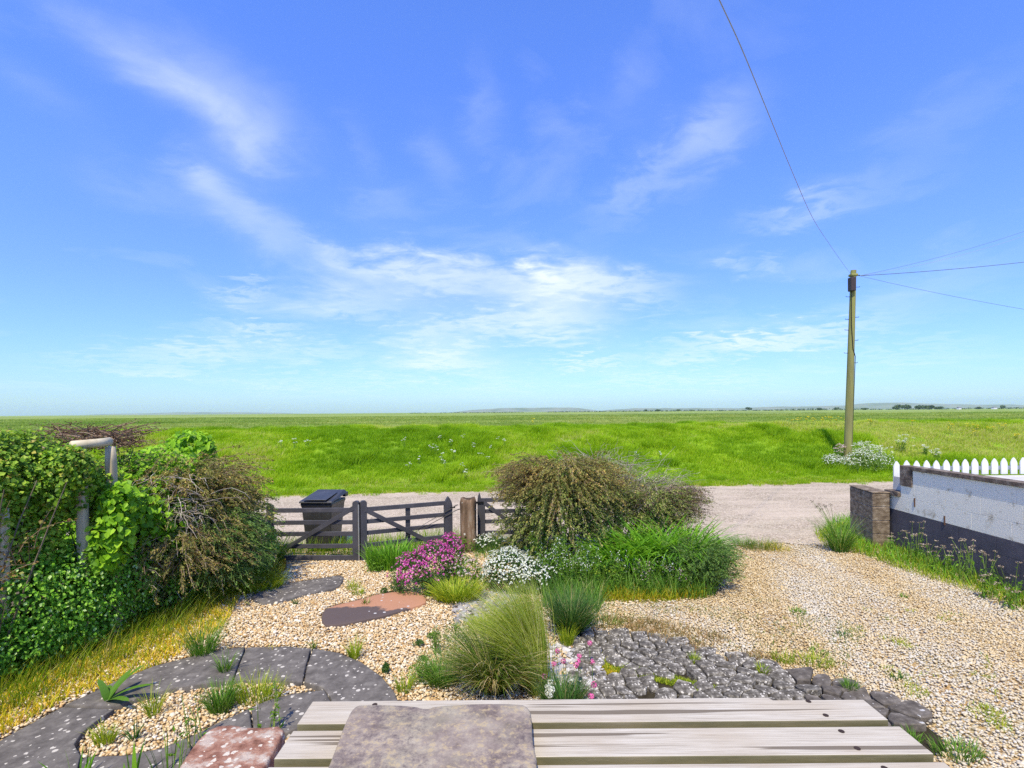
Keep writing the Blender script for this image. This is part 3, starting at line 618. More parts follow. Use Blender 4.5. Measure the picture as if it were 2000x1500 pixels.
# block wall, pillar, picket fence and raised terrace on the right
def wall_mat(nm, stops, sc=3):
    return mat_noise(nm, stops, sc, .85, bump=.5, bdist=.006, bscale=45)
m_wwhite = wall_mat('white wall paint', [(.25, (.27, .22, .14)), (.35, (.56, .50, .37)), (.43, (.80, .74, .59)), (1, (.84, .79, .65))], 5.5)
m_wnavy = wall_mat('navy wall paint', [(.25, (.06, .054, .060)), (.6, (.095, .085, .095)), (.9, (.16, .145, .15))], 3)
m_block = mat_noise('weathered block', [(.25, (.06, .042, .028)), (.45, (.16, .115, .075)), (.6, (.26, .20, .14)), (.8, (.42, .36, .28))], 8, .95, stretch=(1, 1, 2), bump=1, bdist=.015, bscale=40)
m_mort = mat_plain('mortar', (.33, .30, .27), .95, var=.25)
m_cap = mat_noise('coping stone', [(.3, (.05, .035, .025)), (.5, (.15, .11, .08)), (.75, (.33, .28, .22))], 7, .95, bump=1, bdist=.012, bscale=30)
WX = lambda y: 7.0 + .036 * (y - 7.0)
wrot = -math.atan(.036)
wall = empty('garden_wall', (WX(0), 0, 0), wrot, 'block wall painted white above and navy below, running from the pillar out of the photo on the right', 'wall')
cy = math.cos(wrot)
def wblock(y0, y1, z0, z1, mat, name='block', x0=0, x1=.10):
    j = .0018; return MB().box((x0 + RNG.uniform(0, .0015), y0 + j, z0 + j), (x1, y1 - j, z1 - j)).build(name, mat, wall, bevel=.003)
def course(y0, y1, z0, z1, mat, Lb, off, **k):
    ys = [y1]; yy = y1 - off
    while yy > y0 + .12: ys.append(yy); yy -= Lb
    ys.append(y0)
    for a, b in zip(ys[1:], ys[:-1]): wblock(a, b, z0, z1, mat, **k)
YN = 2.6
course(YN, 9.72, -.05, .245, m_wnavy, .66, .4); course(YN, 9.72, .245, .49, m_wnavy, .66, .66); course(YN, 9.72, .49, .735, m_wnavy, .66, .3)
course(YN, 9.72, .735, 1.0, m_wwhite, .66, .55); wblock(9.36, 9.72, 1.0, 1.085, m_cap, 'coping', -.05, .16)
course(YN, 9.355, 1.0, 1.265, m_wwhite, .66, .35); course(YN, 9.06, 1.265, 1.51, m_wwhite, .66, .62); wblock(9.06, 9.355, 1.21, 1.575, m_cap, 'end_stone', -.018, .17)
for a in np.arange(YN, 9.05, .9): wblock(a, min(a + .9, 9.06), 1.512, 1.578, m_cap, 'coping', -.03, .17)
MB().box((.005, YN, -.1), (.096, 9.716, .737)).build('navy_mortar', m_wnavy, wall); MB().box((.005, YN, .738), (.096, 9.356, 1.262)).build('white_mortar', m_wwhite, wall); MB().box((.005, YN, 1.263), (.096, 9.06, 1.51)).build('white_mortar', m_wwhite, wall)
for yy, z in ((9.0, .98), (8.35, .80)): MB().box((-.012, yy, z - .1), (.004, yy + .02, z + .05)).build('metal_tie', mat_plain('rust', (.13, .07, .04), .9), wall)
pil = empty('wall_pillar', (6.75, 9.6, 0), -.165, 'grey brown weathered block pillar with a flat top at the lane end of the white wall', 'pillar')
for i in range(4):
    z0 = -.05 + i * .262 if i else -.06
    if i % 2: MB().box((0, 0, i * .255 + .005), (.29, .43, (i + 1) * .255)).build('block', m_block, pil, bevel=.01); MB().box((0, .437, i * .255 + .005), (.29, .885, (i + 1) * .255)).build('block', m_block, pil, bevel=.01)
    else: MB().box((0, 0, i * .255 + (.005 if i else -.05)), (.292, .885, (i + 1) * .255)).build('block', m_block, pil, bevel=.01)
MB().box((.01, .01, 0), (.28, .875, 1.02)).build('mortar', m_mort, pil); MB().box((-.005, -.005, 1.024), (.31, .895, 1.05)).build('cap', m_block, pil, bevel=.008)
ter = MB().box((7.22, 2.0, -.1), (16, 9.70, 1.33)).build('neighbour_terrace', mat_plain('pale paving', (.50, .47, .42), .9)); ter['kind'] = 'structure'
m_picket = mat_plain('white fence paint', (.66, .65, .61), .6, var=.04, bump=.1)
pf = empty('picket_fence', (0, 9.8, 0), 0, 'white picket fence with pointed tops standing behind the white wall', 'fence')
PX = [1750.5, 1770, 1789.5, 1809, 1828, 1847.5, 1866, 1884.5, 1903, 1922.5, 1941.5, 1960, 1979, 1997.5] + [1997.5 + 19 * i for i in range(1, 12)]
for i, px in enumerate(PX):
    x = (px - 1000) / F * 9.8; zt = PD(px, 900.5 - (px - 1750) * .029, 9.8).z; mb = MB()
    ogive(mb, x - .062, x + .062, -.011, .011, .95 if i < 1 else (1.0 if x < 7.5 else 1.34), zt + RNG.uniform(-.008, .008), .14); mb.build('picket', m_picket, pf)
for z in (1.46,): MB().box((7.32, .012, z - .035), (12.4, .045, z + .035)).build('rail', mat_plain('grey rail', (.22, .25, .29), .7), pf)

# utility pole
m_pole = mat_noise('mossy pole timber', [(.2, (.10, .09, .035)), (.45, (.20, .19, .07)), (.6, (.25, .25, .075)), (.85, (.38, .35, .22))], 3, .95, stretch=(1, 1, .12), bump=.6, bdist=.01, bscale=12)
YP = 21.0; bs_ = PD(1655, 897, YP); tp_ = PD(1667, 528, YP); up = empty('utility_pole', (bs_.x, YP, bs_.z - .3), 0, 'tall moss green wooden utility pole leaning slightly right on the grass bank', 'pole')
top = Vector((tp_.x - bs_.x, 0, tp_.z - bs_.z + .3)); pts = [top * (i / 12) for i in range(13)]
MB().tube(pts, np.linspace(.155, .105, 13), 16).build('pole', m_pole, up, smooth=False)
at = lambda t: top * t
MB().box((-.10, -.15, -.28), (.10, .10, .28)).build('junction_box', mat_plain('dark brown box', (.05, .035, .035), .6), up, bevel=.02).location = at(.925) + Vector((-.13, -.1, 0))
MB().box((-.15, -.13, -.05), (.13, .11, .05)).build('bracket', m_pole, up, bevel=.02).location = at(.975)
MB().tube([(.08, 0, 0), (.26, 0, .02)], .02, 6).build('insulator', m_iron, up).location = at(.972)
for (px, py, s_) in ((1672, 561, 1), (1658, 580, -1), (1670, 620, 1), (1656, 624, -1), (1654, 645, -1), (1669, 665, 1), (1653, 690, -1), (1668, 709, 1)):
    z = PD(px, py, YP).z - (bs_.z - .3); x = top.x * z / top.z; MB().tube([(x + s_ * .08, 0, z), (x + s_ * .27, 0, z + .01), (x + s_ * .28, 0, z + .04)], .010, 5).build('step_iron', m_iron, up)
MB().tube([at(.9) + Vector((-.12, -.09, 0)), at(.72) + Vector((-.09, -.12, 0)), at(.60) + Vector((-.02, -.15, 0)), at(.56) + Vector((.11, -.11, 0)), at(.35) + Vector((.14, -.05, 0)), at(.1) + Vector((.15, -.03, 0))], .014, 5).build('cable', m_iron, up)
m_wire = mat_plain('wire', (.12, .12, .13), .6, var=.05); m_wirel = mat_plain('pale wire', (.32, .31, .30), .6, var=.05)
def smooth_path(K, n_=40):
    K = np.array(K, float); t = np.linspace(0, len(K) - 1, n_); out = []
    for v in t:
        i = min(int(v), len(K) - 2); u = v - i; p0 = K[max(i - 1, 0)]; p1 = K[i]; p2 = K[i + 1]; p3 = K[min(i + 2, len(K) - 1)]
        out.append(.5 * ((2 * p1) + (-p0 + p2) * u + (2 * p0 - 5 * p1 + 4 * p2 - p3) * u * u + (-p0 + 3 * p1 - 3 * p2 + p3) * u ** 3))
    return np.array(out)
def wire(K, r_, mat, label):
    o = MB().tube(smooth_path(K, 60), r_, 6).build('overhead_wire', mat, None, smooth=True); tag(o, label, 'wire', 'wires fixed to the utility pole')
wt = Vector((bs_.x, YP, bs_.z - .3)) + at(.972)
def wpt(px, py, Y): q = PD(px, py, Y); return (q.x, q.y, q.z)
K = [tuple(wt + Vector((-.08, 0, .05)))] + [wpt(a, b, c) for a, b, c in ((1648, 517, 18.3), (1620, 477, 13.6), (1587, 425, 10.4), (1545, 330, 7.95), (1500, 220, 6.3), (1450, 98, 5.1), (1405, 0, 4.35), (1330, -160, 3.4))] + [(.35, 1.5, 6.1)]
wire(K, .005, m_wirel, 'sagging pale wire climbing from the pole top out of the top edge of the photo')
def side_wire(px, py, Y, sag, r_, mat, lb, ext=1.45):
    e = Vector(wpt(px, py, Y)); a = wt + Vector((.25, 0, 0)); K = []
    for i in range(9):
        t = i / 8 * ext; q = a + (e - a) * t; q.z -= sag * 4 * (t / ext) * (1 - t / ext) - sag * 4 * (1 / ext) * (1 - 1 / ext) * t; K.append(tuple(q))
    wire(K, r_, mat, lb)
side_wire(2000, 452, 22, .25, .006, m_wire, 'upper of the two thin wires rising to the right from the pole')
side_wire(2000, 461, 21, .35, .005, m_wirel, 'lower and paler of the two thin wires rising to the right from the pole')
side_wire(2000, 512, 23, .10, .012, m_wire, 'thickest wire running nearly level to the right from the pole')
side_wire(2000, 604, 20, .12, .006, m_wire, 'thin wire running down to the right from the pole')

# timber rails on the left (the climber's frame)
m_rail = mat_noise('grey round timber', [(.3, (.34, .27, .16)), (.55, (.58, .49, .33)), (.8, (.72, .64, .48))], 5, .9, stretch=(1, 1, .15), bump=.5, bdist=.006, bscale=25)
tf = empty('trellis_frame', (0, 0, 0), 0, 'grey round timber posts joined by a top rail beside the ivy covered hedge', 'trellis')
def lp(px, Y=None):      # a point of the boundary line seen at column px
    k = (px - 1000) / F; y = 6.667 / (.3333 - k) if Y is None else Y; return y
for px, z1 in ((2, 1.68), (158, 2.26), (217, 2.22)):
    Yk = lp(px); x = (px - 1000) / F * Yk; rough_post('post', None, .10, .10, z1 + .05, m_rail, None, None, .0, int(px) + 3, -.06 if px > 100 else 0, tf).location = (x + (.05 if px > 100 else 0), Yk, 0)
ya, yb = lp(140), lp(217); MB().tube([((140 - 1000) / F * ya, ya, 2.27), ((190 - 1000) / F * lp(190), lp(190), 2.28), ((214 - 1000) / F * yb, yb, 2.29)], .05, 12).build('rail', m_rail, tf, smooth=True)

# ------------------------------------------------------------------ timber table on the terrace
terr = MB().box((-6, -8, -.2), (6, 1.9, .92)).build('terrace', mat_noise('terrace paving', [(.3, (.28, .25, .22)), (.7, (.42, .39, .35))], 3, .9)); terr['kind'] = 'structure'
def mat_plank():
    m, n, l, bs = newmat('bleached decking'); c = n.new('ShaderNodeTexCoord'); ob = n.new('ShaderNodeObjectInfo')
    off = n.new('ShaderNodeVectorMath'); off.operation = 'ADD'; l.new(c.outputs['Object'], off.inputs[0]); sh = n.new('ShaderNodeMapping'); sh.inputs['Scale'].default_value = (1, 1, 1)
    mul = n.new('ShaderNodeVectorMath'); mul.operation = 'SCALE'; mul.inputs['Scale'].default_value = 3.7; l.new(ob.outputs['Location'], mul.inputs[0]); l.new(mul.outputs[0], off.inputs[1]); v = off.outputs[0]
    gr = nnoise(n, l, 4, 12, .72, vec=v, stretch=(.7, 34, 34), dist=.4); bigr = nnoise(n, l, 2.2, 4, .55, vec=v, stretch=(1, 2.2, 1)); fine = nnoise(n, l, 30, 8, .75, vec=v, stretch=(.12, 8, 8))
    r = ramp_node(n, [(.30, (.31, .25, .18)), (.43, (.44, .38, .295)), (.56, (.50, .44, .35)), (.72, (.58, .52, .43))]); l.new(gr.outputs['Fac'], r.inputs[0])
    c1 = nmix(n, l, nmap(n, l, bigr.outputs['Fac'], .42, .68, 0, .6), r.outputs[0], (.38, .29, .19)); c2 = nmix(n, l, nmap(n, l, fine.outputs['Fac'], .50, .64, 0, .7), c1, (.24, .195, .135))
    vo = n.new('ShaderNodeTexVoronoi'); vo.inputs['Scale'].default_value = 1.9; nn = nnoise(n, l, 5, 3, vec=v); ad = n.new('ShaderNodeVectorMath'); ad.operation = 'MULTIPLY_ADD'; l.new(nn.outputs['Color'], ad.inputs[0]); ad.inputs[1].default_value = (.12, .05, 0); l.new(v, ad.inputs[2]); mp = n.new('ShaderNodeMapping'); mp.inputs['Scale'].default_value = (1, 2.3, 1); l.new(ad.outputs[0], mp.inputs[0]); l.new(mp.outputs[0], vo.inputs['Vector'])
    c3 = nmix(n, l, nmap(n, l, vo.outputs['Distance'], .035, .075, .8, 0), c2, (.16, .09, .05))
    cr_ = nnoise(n, l, 2.0, 3, .5, vec=v, stretch=(.25, 14, 14)); crk = nmap(n, l, cr_.outputs['Fac'], .64, .655, 0, .85); c4 = nmix(n, l, crk, c3, (.12, .09, .06))
    l.new(c4, bs.inputs['Base Color']); bs.inputs['Roughness'].default_value = .85; bs.inputs['Specular IOR Level'].default_value = .2; nbump(n, l, bs, gr.outputs['Fac'], .35, .004); return m
m_plank = mat_plank(); m_screw = mat_plain('screw', (.05, .03, .02), .7, .3)
m_edge = mat_noise('shade and algae plank edge', [(.3, (.075, .07, .028)), (.5, (.15, .13, .065)), (.75, (.26, .21, .13))], 2.2, .95, stretch=(1, 1, 6), bump=.4, bdist=.003, bscale=20)  # plank fronts coloured darker to stand in for shade, plus olive algae stain
ZT = 1.67; tb = empty('picnic_table', (.235, 1.0, .92), 0, 'bleached timber table of wide planks in the foreground with a stone slab on it', 'table')
xl, xr = -.651 - .235, 1.12 - .235
yk = 1.655
for i in range(6):
    y1 = yk - i * .153; y0 = y1 - .123
    if i == 0:
        mb = MB().prism([(xl, y0 - 1), (xr, y0 - 1), (xr, y1 - .013 - 1), (.83 - .235, y1 - .013 - 1), (.82 - .235, y1 - 1 + .002), (xl, y1 - 1)], ZT - .92 - .032, ZT - .92)
    else: mb = MB().box((xl + RNG.uniform(-.003, .003), y0 - 1, ZT - .92 - .032), (xr + (.012 if i else 0) + RNG.uniform(-.003, .003), y1 - 1, ZT - .92))
    me = mb.mesh('plank'); me.transform(Matrix.Translation((0, -(y0 - 1), 0))); pl = link('plank', me, m_plank, tb); pl.location = (0, y0 - 1, 0)
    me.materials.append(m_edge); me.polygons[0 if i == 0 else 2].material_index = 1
    bv = pl.modifiers.new('bevel', 'BEVEL'); bv.width = .003; bv.segments = 2; bv.limit_method = 'ANGLE'
    for sx in (xl + .20, xr - .17):
        for sy in (.025, .10): qx = sx + RNG.uniform(-.012, .012); MB().tube([(qx, sy, ZT - .92 - .006), (qx, sy, ZT - .92 + .0012)], .0085, 10).build('screw', m_screw, pl)
for sx in (xl + .22, xr - .2):
    MB().box((sx - .03, -.30, ZT - .92 - .10), (sx + .03, .60, ZT - .92 - .034)).build('bearer', m_plank, tb, bevel=.004)
    for yy in (-.2, .45): MB().box((sx - .035, yy - .035, 0), (sx + .035, yy + .035, ZT - .92 - .102)).build('leg', m_plank, tb, bevel=.004)

# stones: worn slab on the table
def outline(poly, it=2):
    p = np.array([(q[0], q[1]) for q in poly], float)
    for _ in range(it):
        nx_ = np.roll(p, -1, 0); p = np.stack([p * .75 + nx_ * .25, p * .25 + nx_ * .75], 1).reshape(-1, 2)
    return p
def wobble(p, a, sc, sd):
    c = p.mean(0); d = unit(p - c); k = (fbm(p[:, 0] * sc + sd, p[:, 1] * sc, 3, sd) - .5) * 2 * a; return p + d * k[:, None]
def slab_mesh(name, poly, z0, z1, edge=.012, dome=0, jit=.0, sd=1, flare=0.0, rings=3):
    """flat stone: side wall, rounded rim, gently uneven top"""
    p = np.asarray(poly); c = p.mean(0); n_ = len(p); V = []; f = []
    lv = [(1 + flare, z0), (1.0, z1 - edge), (1 - edge * .5 / (np.abs(p - c).mean() + .02), z1 - edge * .25), (1 - edge * 1.3 / (np.abs(p - c).mean() + .02), z1)]
    ks = list(np.linspace(lv[-1][0], 0.0, rings + 2))[1:-1]; lv += [(k, z1) for k in ks]
    for k, z in lv:
        for i in range(n_):
            x, y = c + (p[i] - c) * k; dz_ = 0 if z < z1 - edge * .5 else (dome * (1 - k * k) + jit * (float(fbm(x * 5 + sd, y * 5, 3, sd)) - .5)); V.append((x, y, z + dz_))
    m_ = len(lv)
    for i in range(m_ - 1):
        for j in range(n_): f.append((i * n_ + j, i * n_ + (j + 1) % n_, (i + 1) * n_ + (j + 1) % n_, (i + 1) * n_ + j))
    V.append((c[0], c[1], z1 + dome)); t_ = [((m_ - 1) * n_ + j, (m_ - 1) * n_ + (j + 1) % n_, len(V) - 1) for j in range(n_)]
    a = np.array(p); area = ((a[:, 0] * np.roll(a[:, 1], -1)) - (np.roll(a[:, 0], -1) * a[:, 1])).sum()
    F_ = np.array(f); T_ = np.array(t_)
    if area < 0: F_ = F_[:, ::-1]; T_ = T_[:, ::-1]
    return mesh_np(name, V, [F_, T_], True)
def mat_stone_slab():
    m, n, l, bs = newmat('worn sandstone'); a = nnoise(n, l, 9, 14, .74, dist=.15); b = nnoise(n, l, 4, 8, .65); c_ = nnoise(n, l, 48, 6, .75); d = nnoise(n, l, 3.3, 3, .5)
    r = ramp_node(n, [(.34, (.10, .072, .055)), (.44, (.20, .150, .12)), (.54, (.28, .218, .17)), (.68, (.40, .33, .24))]); l.new(a.outputs['Fac'], r.inputs[0])
    c1 = nmix(n, l, nmap(n, l, b.outputs['Fac'], .45, .6, 0, .5), r.outputs[0], (.30, .265, .175)); c2 = nmix(n, l, nmap(n, l, c_.outputs['Fac'], .53, .60, 0, .6), c1, (.44, .33, .17))
    mm = n.new('ShaderNodeMath'); mm.operation = 'MULTIPLY'; l.new(nmap(n, l, d.outputs['Fac'], .46, .58), mm.inputs[0]); l.new(nmap(n, l, c_.outputs['Fac'], .35, .5, 1, 0), mm.inputs[1])
    c3 = nmix(n, l, mm.outputs[0], c2, (.12, .09, .08)); l.new(c3, bs.inputs['Base Color']); bs.inputs['Roughness'].default_value = .8; bs.inputs['Specular IOR Level'].default_value = .3
    h_ = nmix(n, l, .4, a.outputs['Color'], c_.outputs['Color']); bw = n.new('ShaderNodeRGBToBW'); l.new(h_, bw.inputs[0]); nbump(n, l, bs, bw.outputs[0], .6, .008); return m
pol = [P(x, y, 1.72) for x, y in ((585, 1640), (612, 1570), (640, 1500), (668, 1430), (684, 1390), (692, 1380), (704, 1376), (810, 1377), (824, 1381), (838, 1382), (850, 1377), (930, 1374), (1020, 1374), (1033, 1381), (1039, 1394), (1041, 1430), (1048, 1500), (1055, 1640))]
pw_ = wobble(outline(pol, 1), .006, 14, 4); cc = pw_.mean(0); me = slab_mesh('stone_slab', pw_ - cc, 1.672, 1.72, .005, .0, .006, 4, -.01, 8)
st = link('stone_slab', me, mat_stone_slab()); st.location = (cc[0], cc[1], 0); tag(st, 'worn purple grey stone slab lying on the timber table', 'stone slab')
# red rock left of the table
m_redrock = mat_noise('red lichened rock', [(.28, (.12, .055, .035)), (.42, (.27, .13, .09)), (.52, (.36, .20, .14)), (.60, (.45, .35, .28)), (.9, (.54, .46, .38))], 9, .95, bump=1, bdist=.02, bscale=22, spec=.05, spots=(20, .48, (.60, .52, .42)))
pol = [P(x, y, .30) for x, y in ((562, 1416), (540, 1460), (500, 1530), (470, 1600), (280, 1600), (330, 1530), (362, 1478), (398, 1430), (436, 1413), (500, 1420))]
pw_ = wobble(outline(pol, 1), .02, 4, 9); cc = pw_.mean(0); o = link('rock', slab_mesh('rock', pw_ - cc, -.05, .30, .012, .0, .02, 9, .05, 6), m_redrock); o.location = (cc[0], cc[1], 0); tag(o, 'big red rock blotched with pale lichen beside the left end of the timber table', 'rock')

# slate border in pieces, stepping stones
m_slate = mat_noise('dark slate', [(.3, (.085, .075, .067)), (.55, (.145, .128, .113)), (.8, (.235, .21, .18))], 11, .95, spec=.0, bump=.7, bdist=.006, bscale=30, spots=(21, .40, (.50, .45, .38)))
ring = empty('slate_border', tuple(P(400, 1400)), 0, 'curved border of dark slate slabs dotted with white lichen round a patch of pebbles', 'stone border'); ro = Vector(ring.location)
for k, v in RING.items():
    q = np.array([(p.x - ro.x, p.y - ro.y) for p in pxp(v, .055)]); q2 = np.repeat(q, 1, 0); nx_ = np.roll(q, -1, 0); q2 = np.stack([q, q * .5 + nx_ * .5], 1).reshape(-1, 2); c = q2.mean(0); q2 = c + (q2 - c) * .999
    o = link('slab', slab_mesh('slab', q2 - c, -.03, .055 + RNG.uniform(-.006, .008), .010, 0, .008, 3, .0, 3), m_slate, ring); o.location = (c[0], c[1], 0)
m_step = None
for k, v in STEPS.items():
    pol = outline(pxp(v, .045), 1); pol = wobble(pol, .012, 6, 7); c = pol.mean(0)
    if k == 'dark': mt = m_slate; lb = 'flat dark slate stepping stone in the pebbles nearest the gate'
    else:
        m, n, l, bs = newmat('red and dark flagstone'); t = nnoise(n, l, 5, 5, .6); gp = n.new('ShaderNodeTexCoord'); sp_ = n.new('ShaderNodeSeparateXYZ'); l.new(gp.outputs['Object'], sp_.inputs[0])
        f = n.new('ShaderNodeMath'); f.operation = 'MULTIPLY_ADD'; l.new(t.outputs['Fac'], f.inputs[0]); f.inputs[1].default_value = .5; l.new(sp_.outputs[1], f.inputs[2]); f2 = n.new('ShaderNodeMath'); f2.operation = 'MULTIPLY_ADD'; l.new(sp_.outputs[0], f2.inputs[0]); f2.inputs[1].default_value = .10; l.new(f.outputs[0], f2.inputs[2])
        col = nmix(n, l, nmap(n, l, f2.outputs[0], .24, .30), (.09, .062, .052), (.40, .19, .10)); v_ = n.new('ShaderNodeTexVoronoi'); v_.inputs['Scale'].default_value = 13; l.new(gp.outputs['Object'], v_.inputs['Vector'])
        t3_ = nnoise(n, l, 3, 2); th_ = nmap(n, l, t3_.outputs['Fac'], .45, .7, 0, .34); sb = n.new('ShaderNodeMath'); sb.operation = 'SUBTRACT'; l.new(th_, sb.inputs[0]); l.new(v_.outputs['Distance'], sb.inputs[1]); col = nmix(n, l, nmap(n, l, sb.outputs[0], 0, .03), col, (.5, .47, .43))
        l.new(col, bs.inputs['Base Color']); bs.inputs['Roughness'].default_value = .85; nbump(n, l, bs, t.outputs['Fac'], .7, .02); mt = m; lb = 'flat flagstone, red at its far side and dark with lichen near, set in the pebbles'
    o = link('stepping_stone', slab_mesh('stepping_stone', pol - c, -.03, .045, .012, .0, .015, 5, .0, 4), mt); o.location = (c[0], c[1], 0); tag(o, lb, 'stepping stone')

# cobbled edging: every stone its own piece (cells of a relaxed point set)
def clip(poly, a, b):       # keep the side of the bisector nearer to a
    m_ = (a + b) / 2; d = b - a; out = []
    for i in range(len(poly)):
        p, q = poly[i], poly[(i + 1) % len(poly)]; sp = (p - m_).dot(d); sq = (q - m_).dot(d)
        if sp <= 0: out.append(p)
        if sp * sq < 0: out.append(p + (q - p) * (sp / (sp - sq)))
    return out
MOSS = [(5.10, -.26, .95, 2.3), (4.62, .9, 1.2, 1.5)]
cw = np.array(cobw); seeds = []
tries = 0
while len(seeds) < 230 and tries < 30000:
    tries += 1; x = RNG.uniform(cw[:, 0].min(), cw[:, 0].max()); y = RNG.uniform(max(4.25, cw[:, 1].min()), cw[:, 1].max())
    if not inpoly(np.array([x]), np.array([y]), cobw)[0]: continue
    rad = .062 + .085 * RNG.random() ** 1.3; 
    if all((x - a) ** 2 + ((y - b) * 1.15) ** 2 > (rad + r_) ** 2 * .75 for a, b, r_ in seeds): seeds.append((x, y, rad))
sd_ = np.array(seeds)[:, :2]; m_cob = mat_noise('grey lichened stone', [(.36, (.065, .056, .046)), (.48, (.13, .115, .095)), (.57, (.22, .195, .16)), (.68, (.45, .41, .34))], 17, .97, spec=.0, bump=.9, bdist=.008, bscale=60, spots=(34, .50, (.56, .51, .43)))
m_cobd = mat_noise('dark slate stone', [(.3, (.06, .05, .042)), (.55, (.14, .12, .10)), (.8, (.30, .26, .22))], 12, .95, spec=.0, bump=.7, bdist=.01, bscale=35, spots=(16, .3, (.45, .43, .40)))
ce = empty('cobbled_edging', tuple(P(1400, 1340)), 0, 'curved band of closely set grey lichened cobbles between the drive and the timber table', 'cobbles'); co = Vector(ce.location); nst = 0
for i, s_ in enumerate(sd_):
    poly = [s_ + np.array(v) * .17 for v in ((-1, -.8), (1, -.8), (1, .8), (-1, .8))]
    for j in np.argsort(((sd_ - s_) ** 2).sum(1))[1:14]: poly = clip(poly, s_, sd_[j])
    if len(poly) < 3: continue
    p = np.array(poly); c = p.mean(0); p = c + (p - c) * (1 - .0055 / max(.03, np.abs(p - c).mean())); p = outline(p, 1) if i % 2 else p; p = wobble(p, .006, 20, i % 7 + 1)
    gap = any(abs(c[1] - (a_ + b_ * (c[0] - c0_))) < .03 and c0_ < c[0] < c1_ for a_, b_, c0_, c1_ in MOSS)
    if gap: continue
    sz = np.abs(p - c).mean(); zt = .030 + sz * .10 + RNG.uniform(-.01, .015); n_ = len(p); V = []; f = []
    tx, ty = RNG.normal(0, .09, 2)
    for k_, z in ((1.0, -.03), (1.0, zt * .80), (.93, zt), (.5, zt + .003)):
        for q in p:
            d = (q - c) * k_; V.append((d[0], d[1], z + (d[0] * tx + d[1] * ty if z > 0 else 0) + (RNG.uniform(-.003, .003) if z > 0 else 0)))
    for a in range(3):
        for j in range(n_): f.append((a * n_ + j, a * n_ + (j + 1) % n_, (a + 1) * n_ + (j + 1) % n_, (a + 1) * n_ + j))
    V.append((0, 0, zt + .004)); o = link('stone', mesh_np('stone', V, [np.array(f), np.array([(3 * n_ + j, 3 * n_ + (j + 1) % n_, len(V) - 1) for j in range(n_)])], False), m_cobd if c[0] > 2.6 and RNG.random() < .7 else m_cob, ce)
    o.location = (c[0] - co.x, c[1] - co.y, 0); nst += 1

# ================================================================== GRASS AND PLANTS
YG = lambda a=1.7: [(0, (.055 * a, .12 * a, .006)), (.4, (.11 * a, .20 * a, .008)), (.75, (.17 * a, .26 * a, .012)), (1, (.27 * a, .30 * a, .04))]
m_grassT = mat_tint('bank grass', [(0, (.09, .19, .006)), (.3, (.19, .35, .006)), (.6, (.31, .48, .008)), (.85, (.42, .55, .02)), (1, (.60, .54, .20))], .7, .5, isl=.36)
def clump_proto(nm, mat, nb, h0, h1, spread, w, lean0=.0, lean1=.6, segs=3, wind=(.25, .1)):
    b = np.zeros((nb, 3)); a = RNG.uniform(0, 6.28, nb); r_ = spread * RNG.uniform(0, 1, nb) ** .5; b[:, 0] = r_ * np.cos(a); b[:, 1] = r_ * np.sin(a)
    az = np.pi / 2 - a + RNG.normal(0, 1.2, nb); L_ = RNG.uniform(h0, h1, nb); p = curves(b, az, RNG.uniform(lean0, lean0 + .25, nb), RNG.uniform(lean1 * .5, lean1 * 1.5, nb), L_, segs)
    t = np.linspace(0, 1, segs + 1)[None, :] ** 1.6; p[:, :, 0] += wind[0] * t * L_[:, None]; p[:, :, 1] += wind[1] * t * L_[:, None]
    V, f = ribbons(p, RNG.uniform(w * .7, w * 1.3, nb), .8); return proto(nm, mesh_np(nm, V, f), mat)
gpro = [clump_proto('turf', m_grassT, 46, .16, .40, .30, .022) for _ in range(4)] + [clump_proto('turf', m_grassT, 60, .3, .62, .26, .02, 0, .5)]
N_ = 26000; x = RNG.uniform(-28, 34, N_); s_ = RNG.uniform(0, 1, N_) ** .9 * 12.5; y = foot(x) + s_ + .12
edge = (fbm(x * 1.4, x * 0 + 2., 3, 5) - .5) * .8; k = s_ > np.maximum(0, edge) ; x, y, s_ = x[k], y[k], s_[k]; n_ = len(x)
z = bank_z(x, y); lum = fbm(x * .8, y * .8, 3, 15); drift = fbm(x * .16, y * .3, 3, 25)
sc = (.44 + .36 * np.clip(lum * 1.7 - .35, 0, 1)) * np.clip(.35 + s_ * .5, .35, 1) * (1 - .35 * sst(5, 9, s_)); rot = np.stack([RNG.normal(0, .12, n_), RNG.normal(0, .12, n_), RNG.normal(0, 1.2, n_)], 1)
tint_ = np.clip(.66 + (drift - .5) * 1.5 - (lum - .5) * .5 + RNG.normal(0, .07, n_), .38, .93)
o = scatter('grass', np.stack([x, y, z - .03], 1), rot, np.stack([sc * 1.15, sc * 1.15, sc], 1), tint_, np.where(lum > .66, 4, RNG.integers(0, 4, n_)).astype(np.int32), gpro); tag(o, 'long bright green grass covering the sea bank beyond the lane', 'grass', kind='stuff')
# short worn fringe along the lane
N_ = 5200; x = RNG.uniform(-22, 26, N_); y = foot(x) + RNG.normal(.15, .28, N_) + (fbm(x * 1.5, x * 0 + 4, 3, 6) - .5) * .5; n_ = N_; sc = RNG.uniform(.18, .42, n_)
o = scatter('grass', np.stack([x, y, bank_z(x, y) - .01], 1), np.stack([x * 0, x * 0, RNG.uniform(0, 6, n_)], 1), np.stack([sc * 1.3, sc * 1.3, sc], 1), RNG.uniform(.35, .95, n_), RNG.integers(0, 4, n_).astype(np.int32), gpro); tag(o, 'short worn grass fringe where the bank meets the lane', 'grass', kind='stuff')
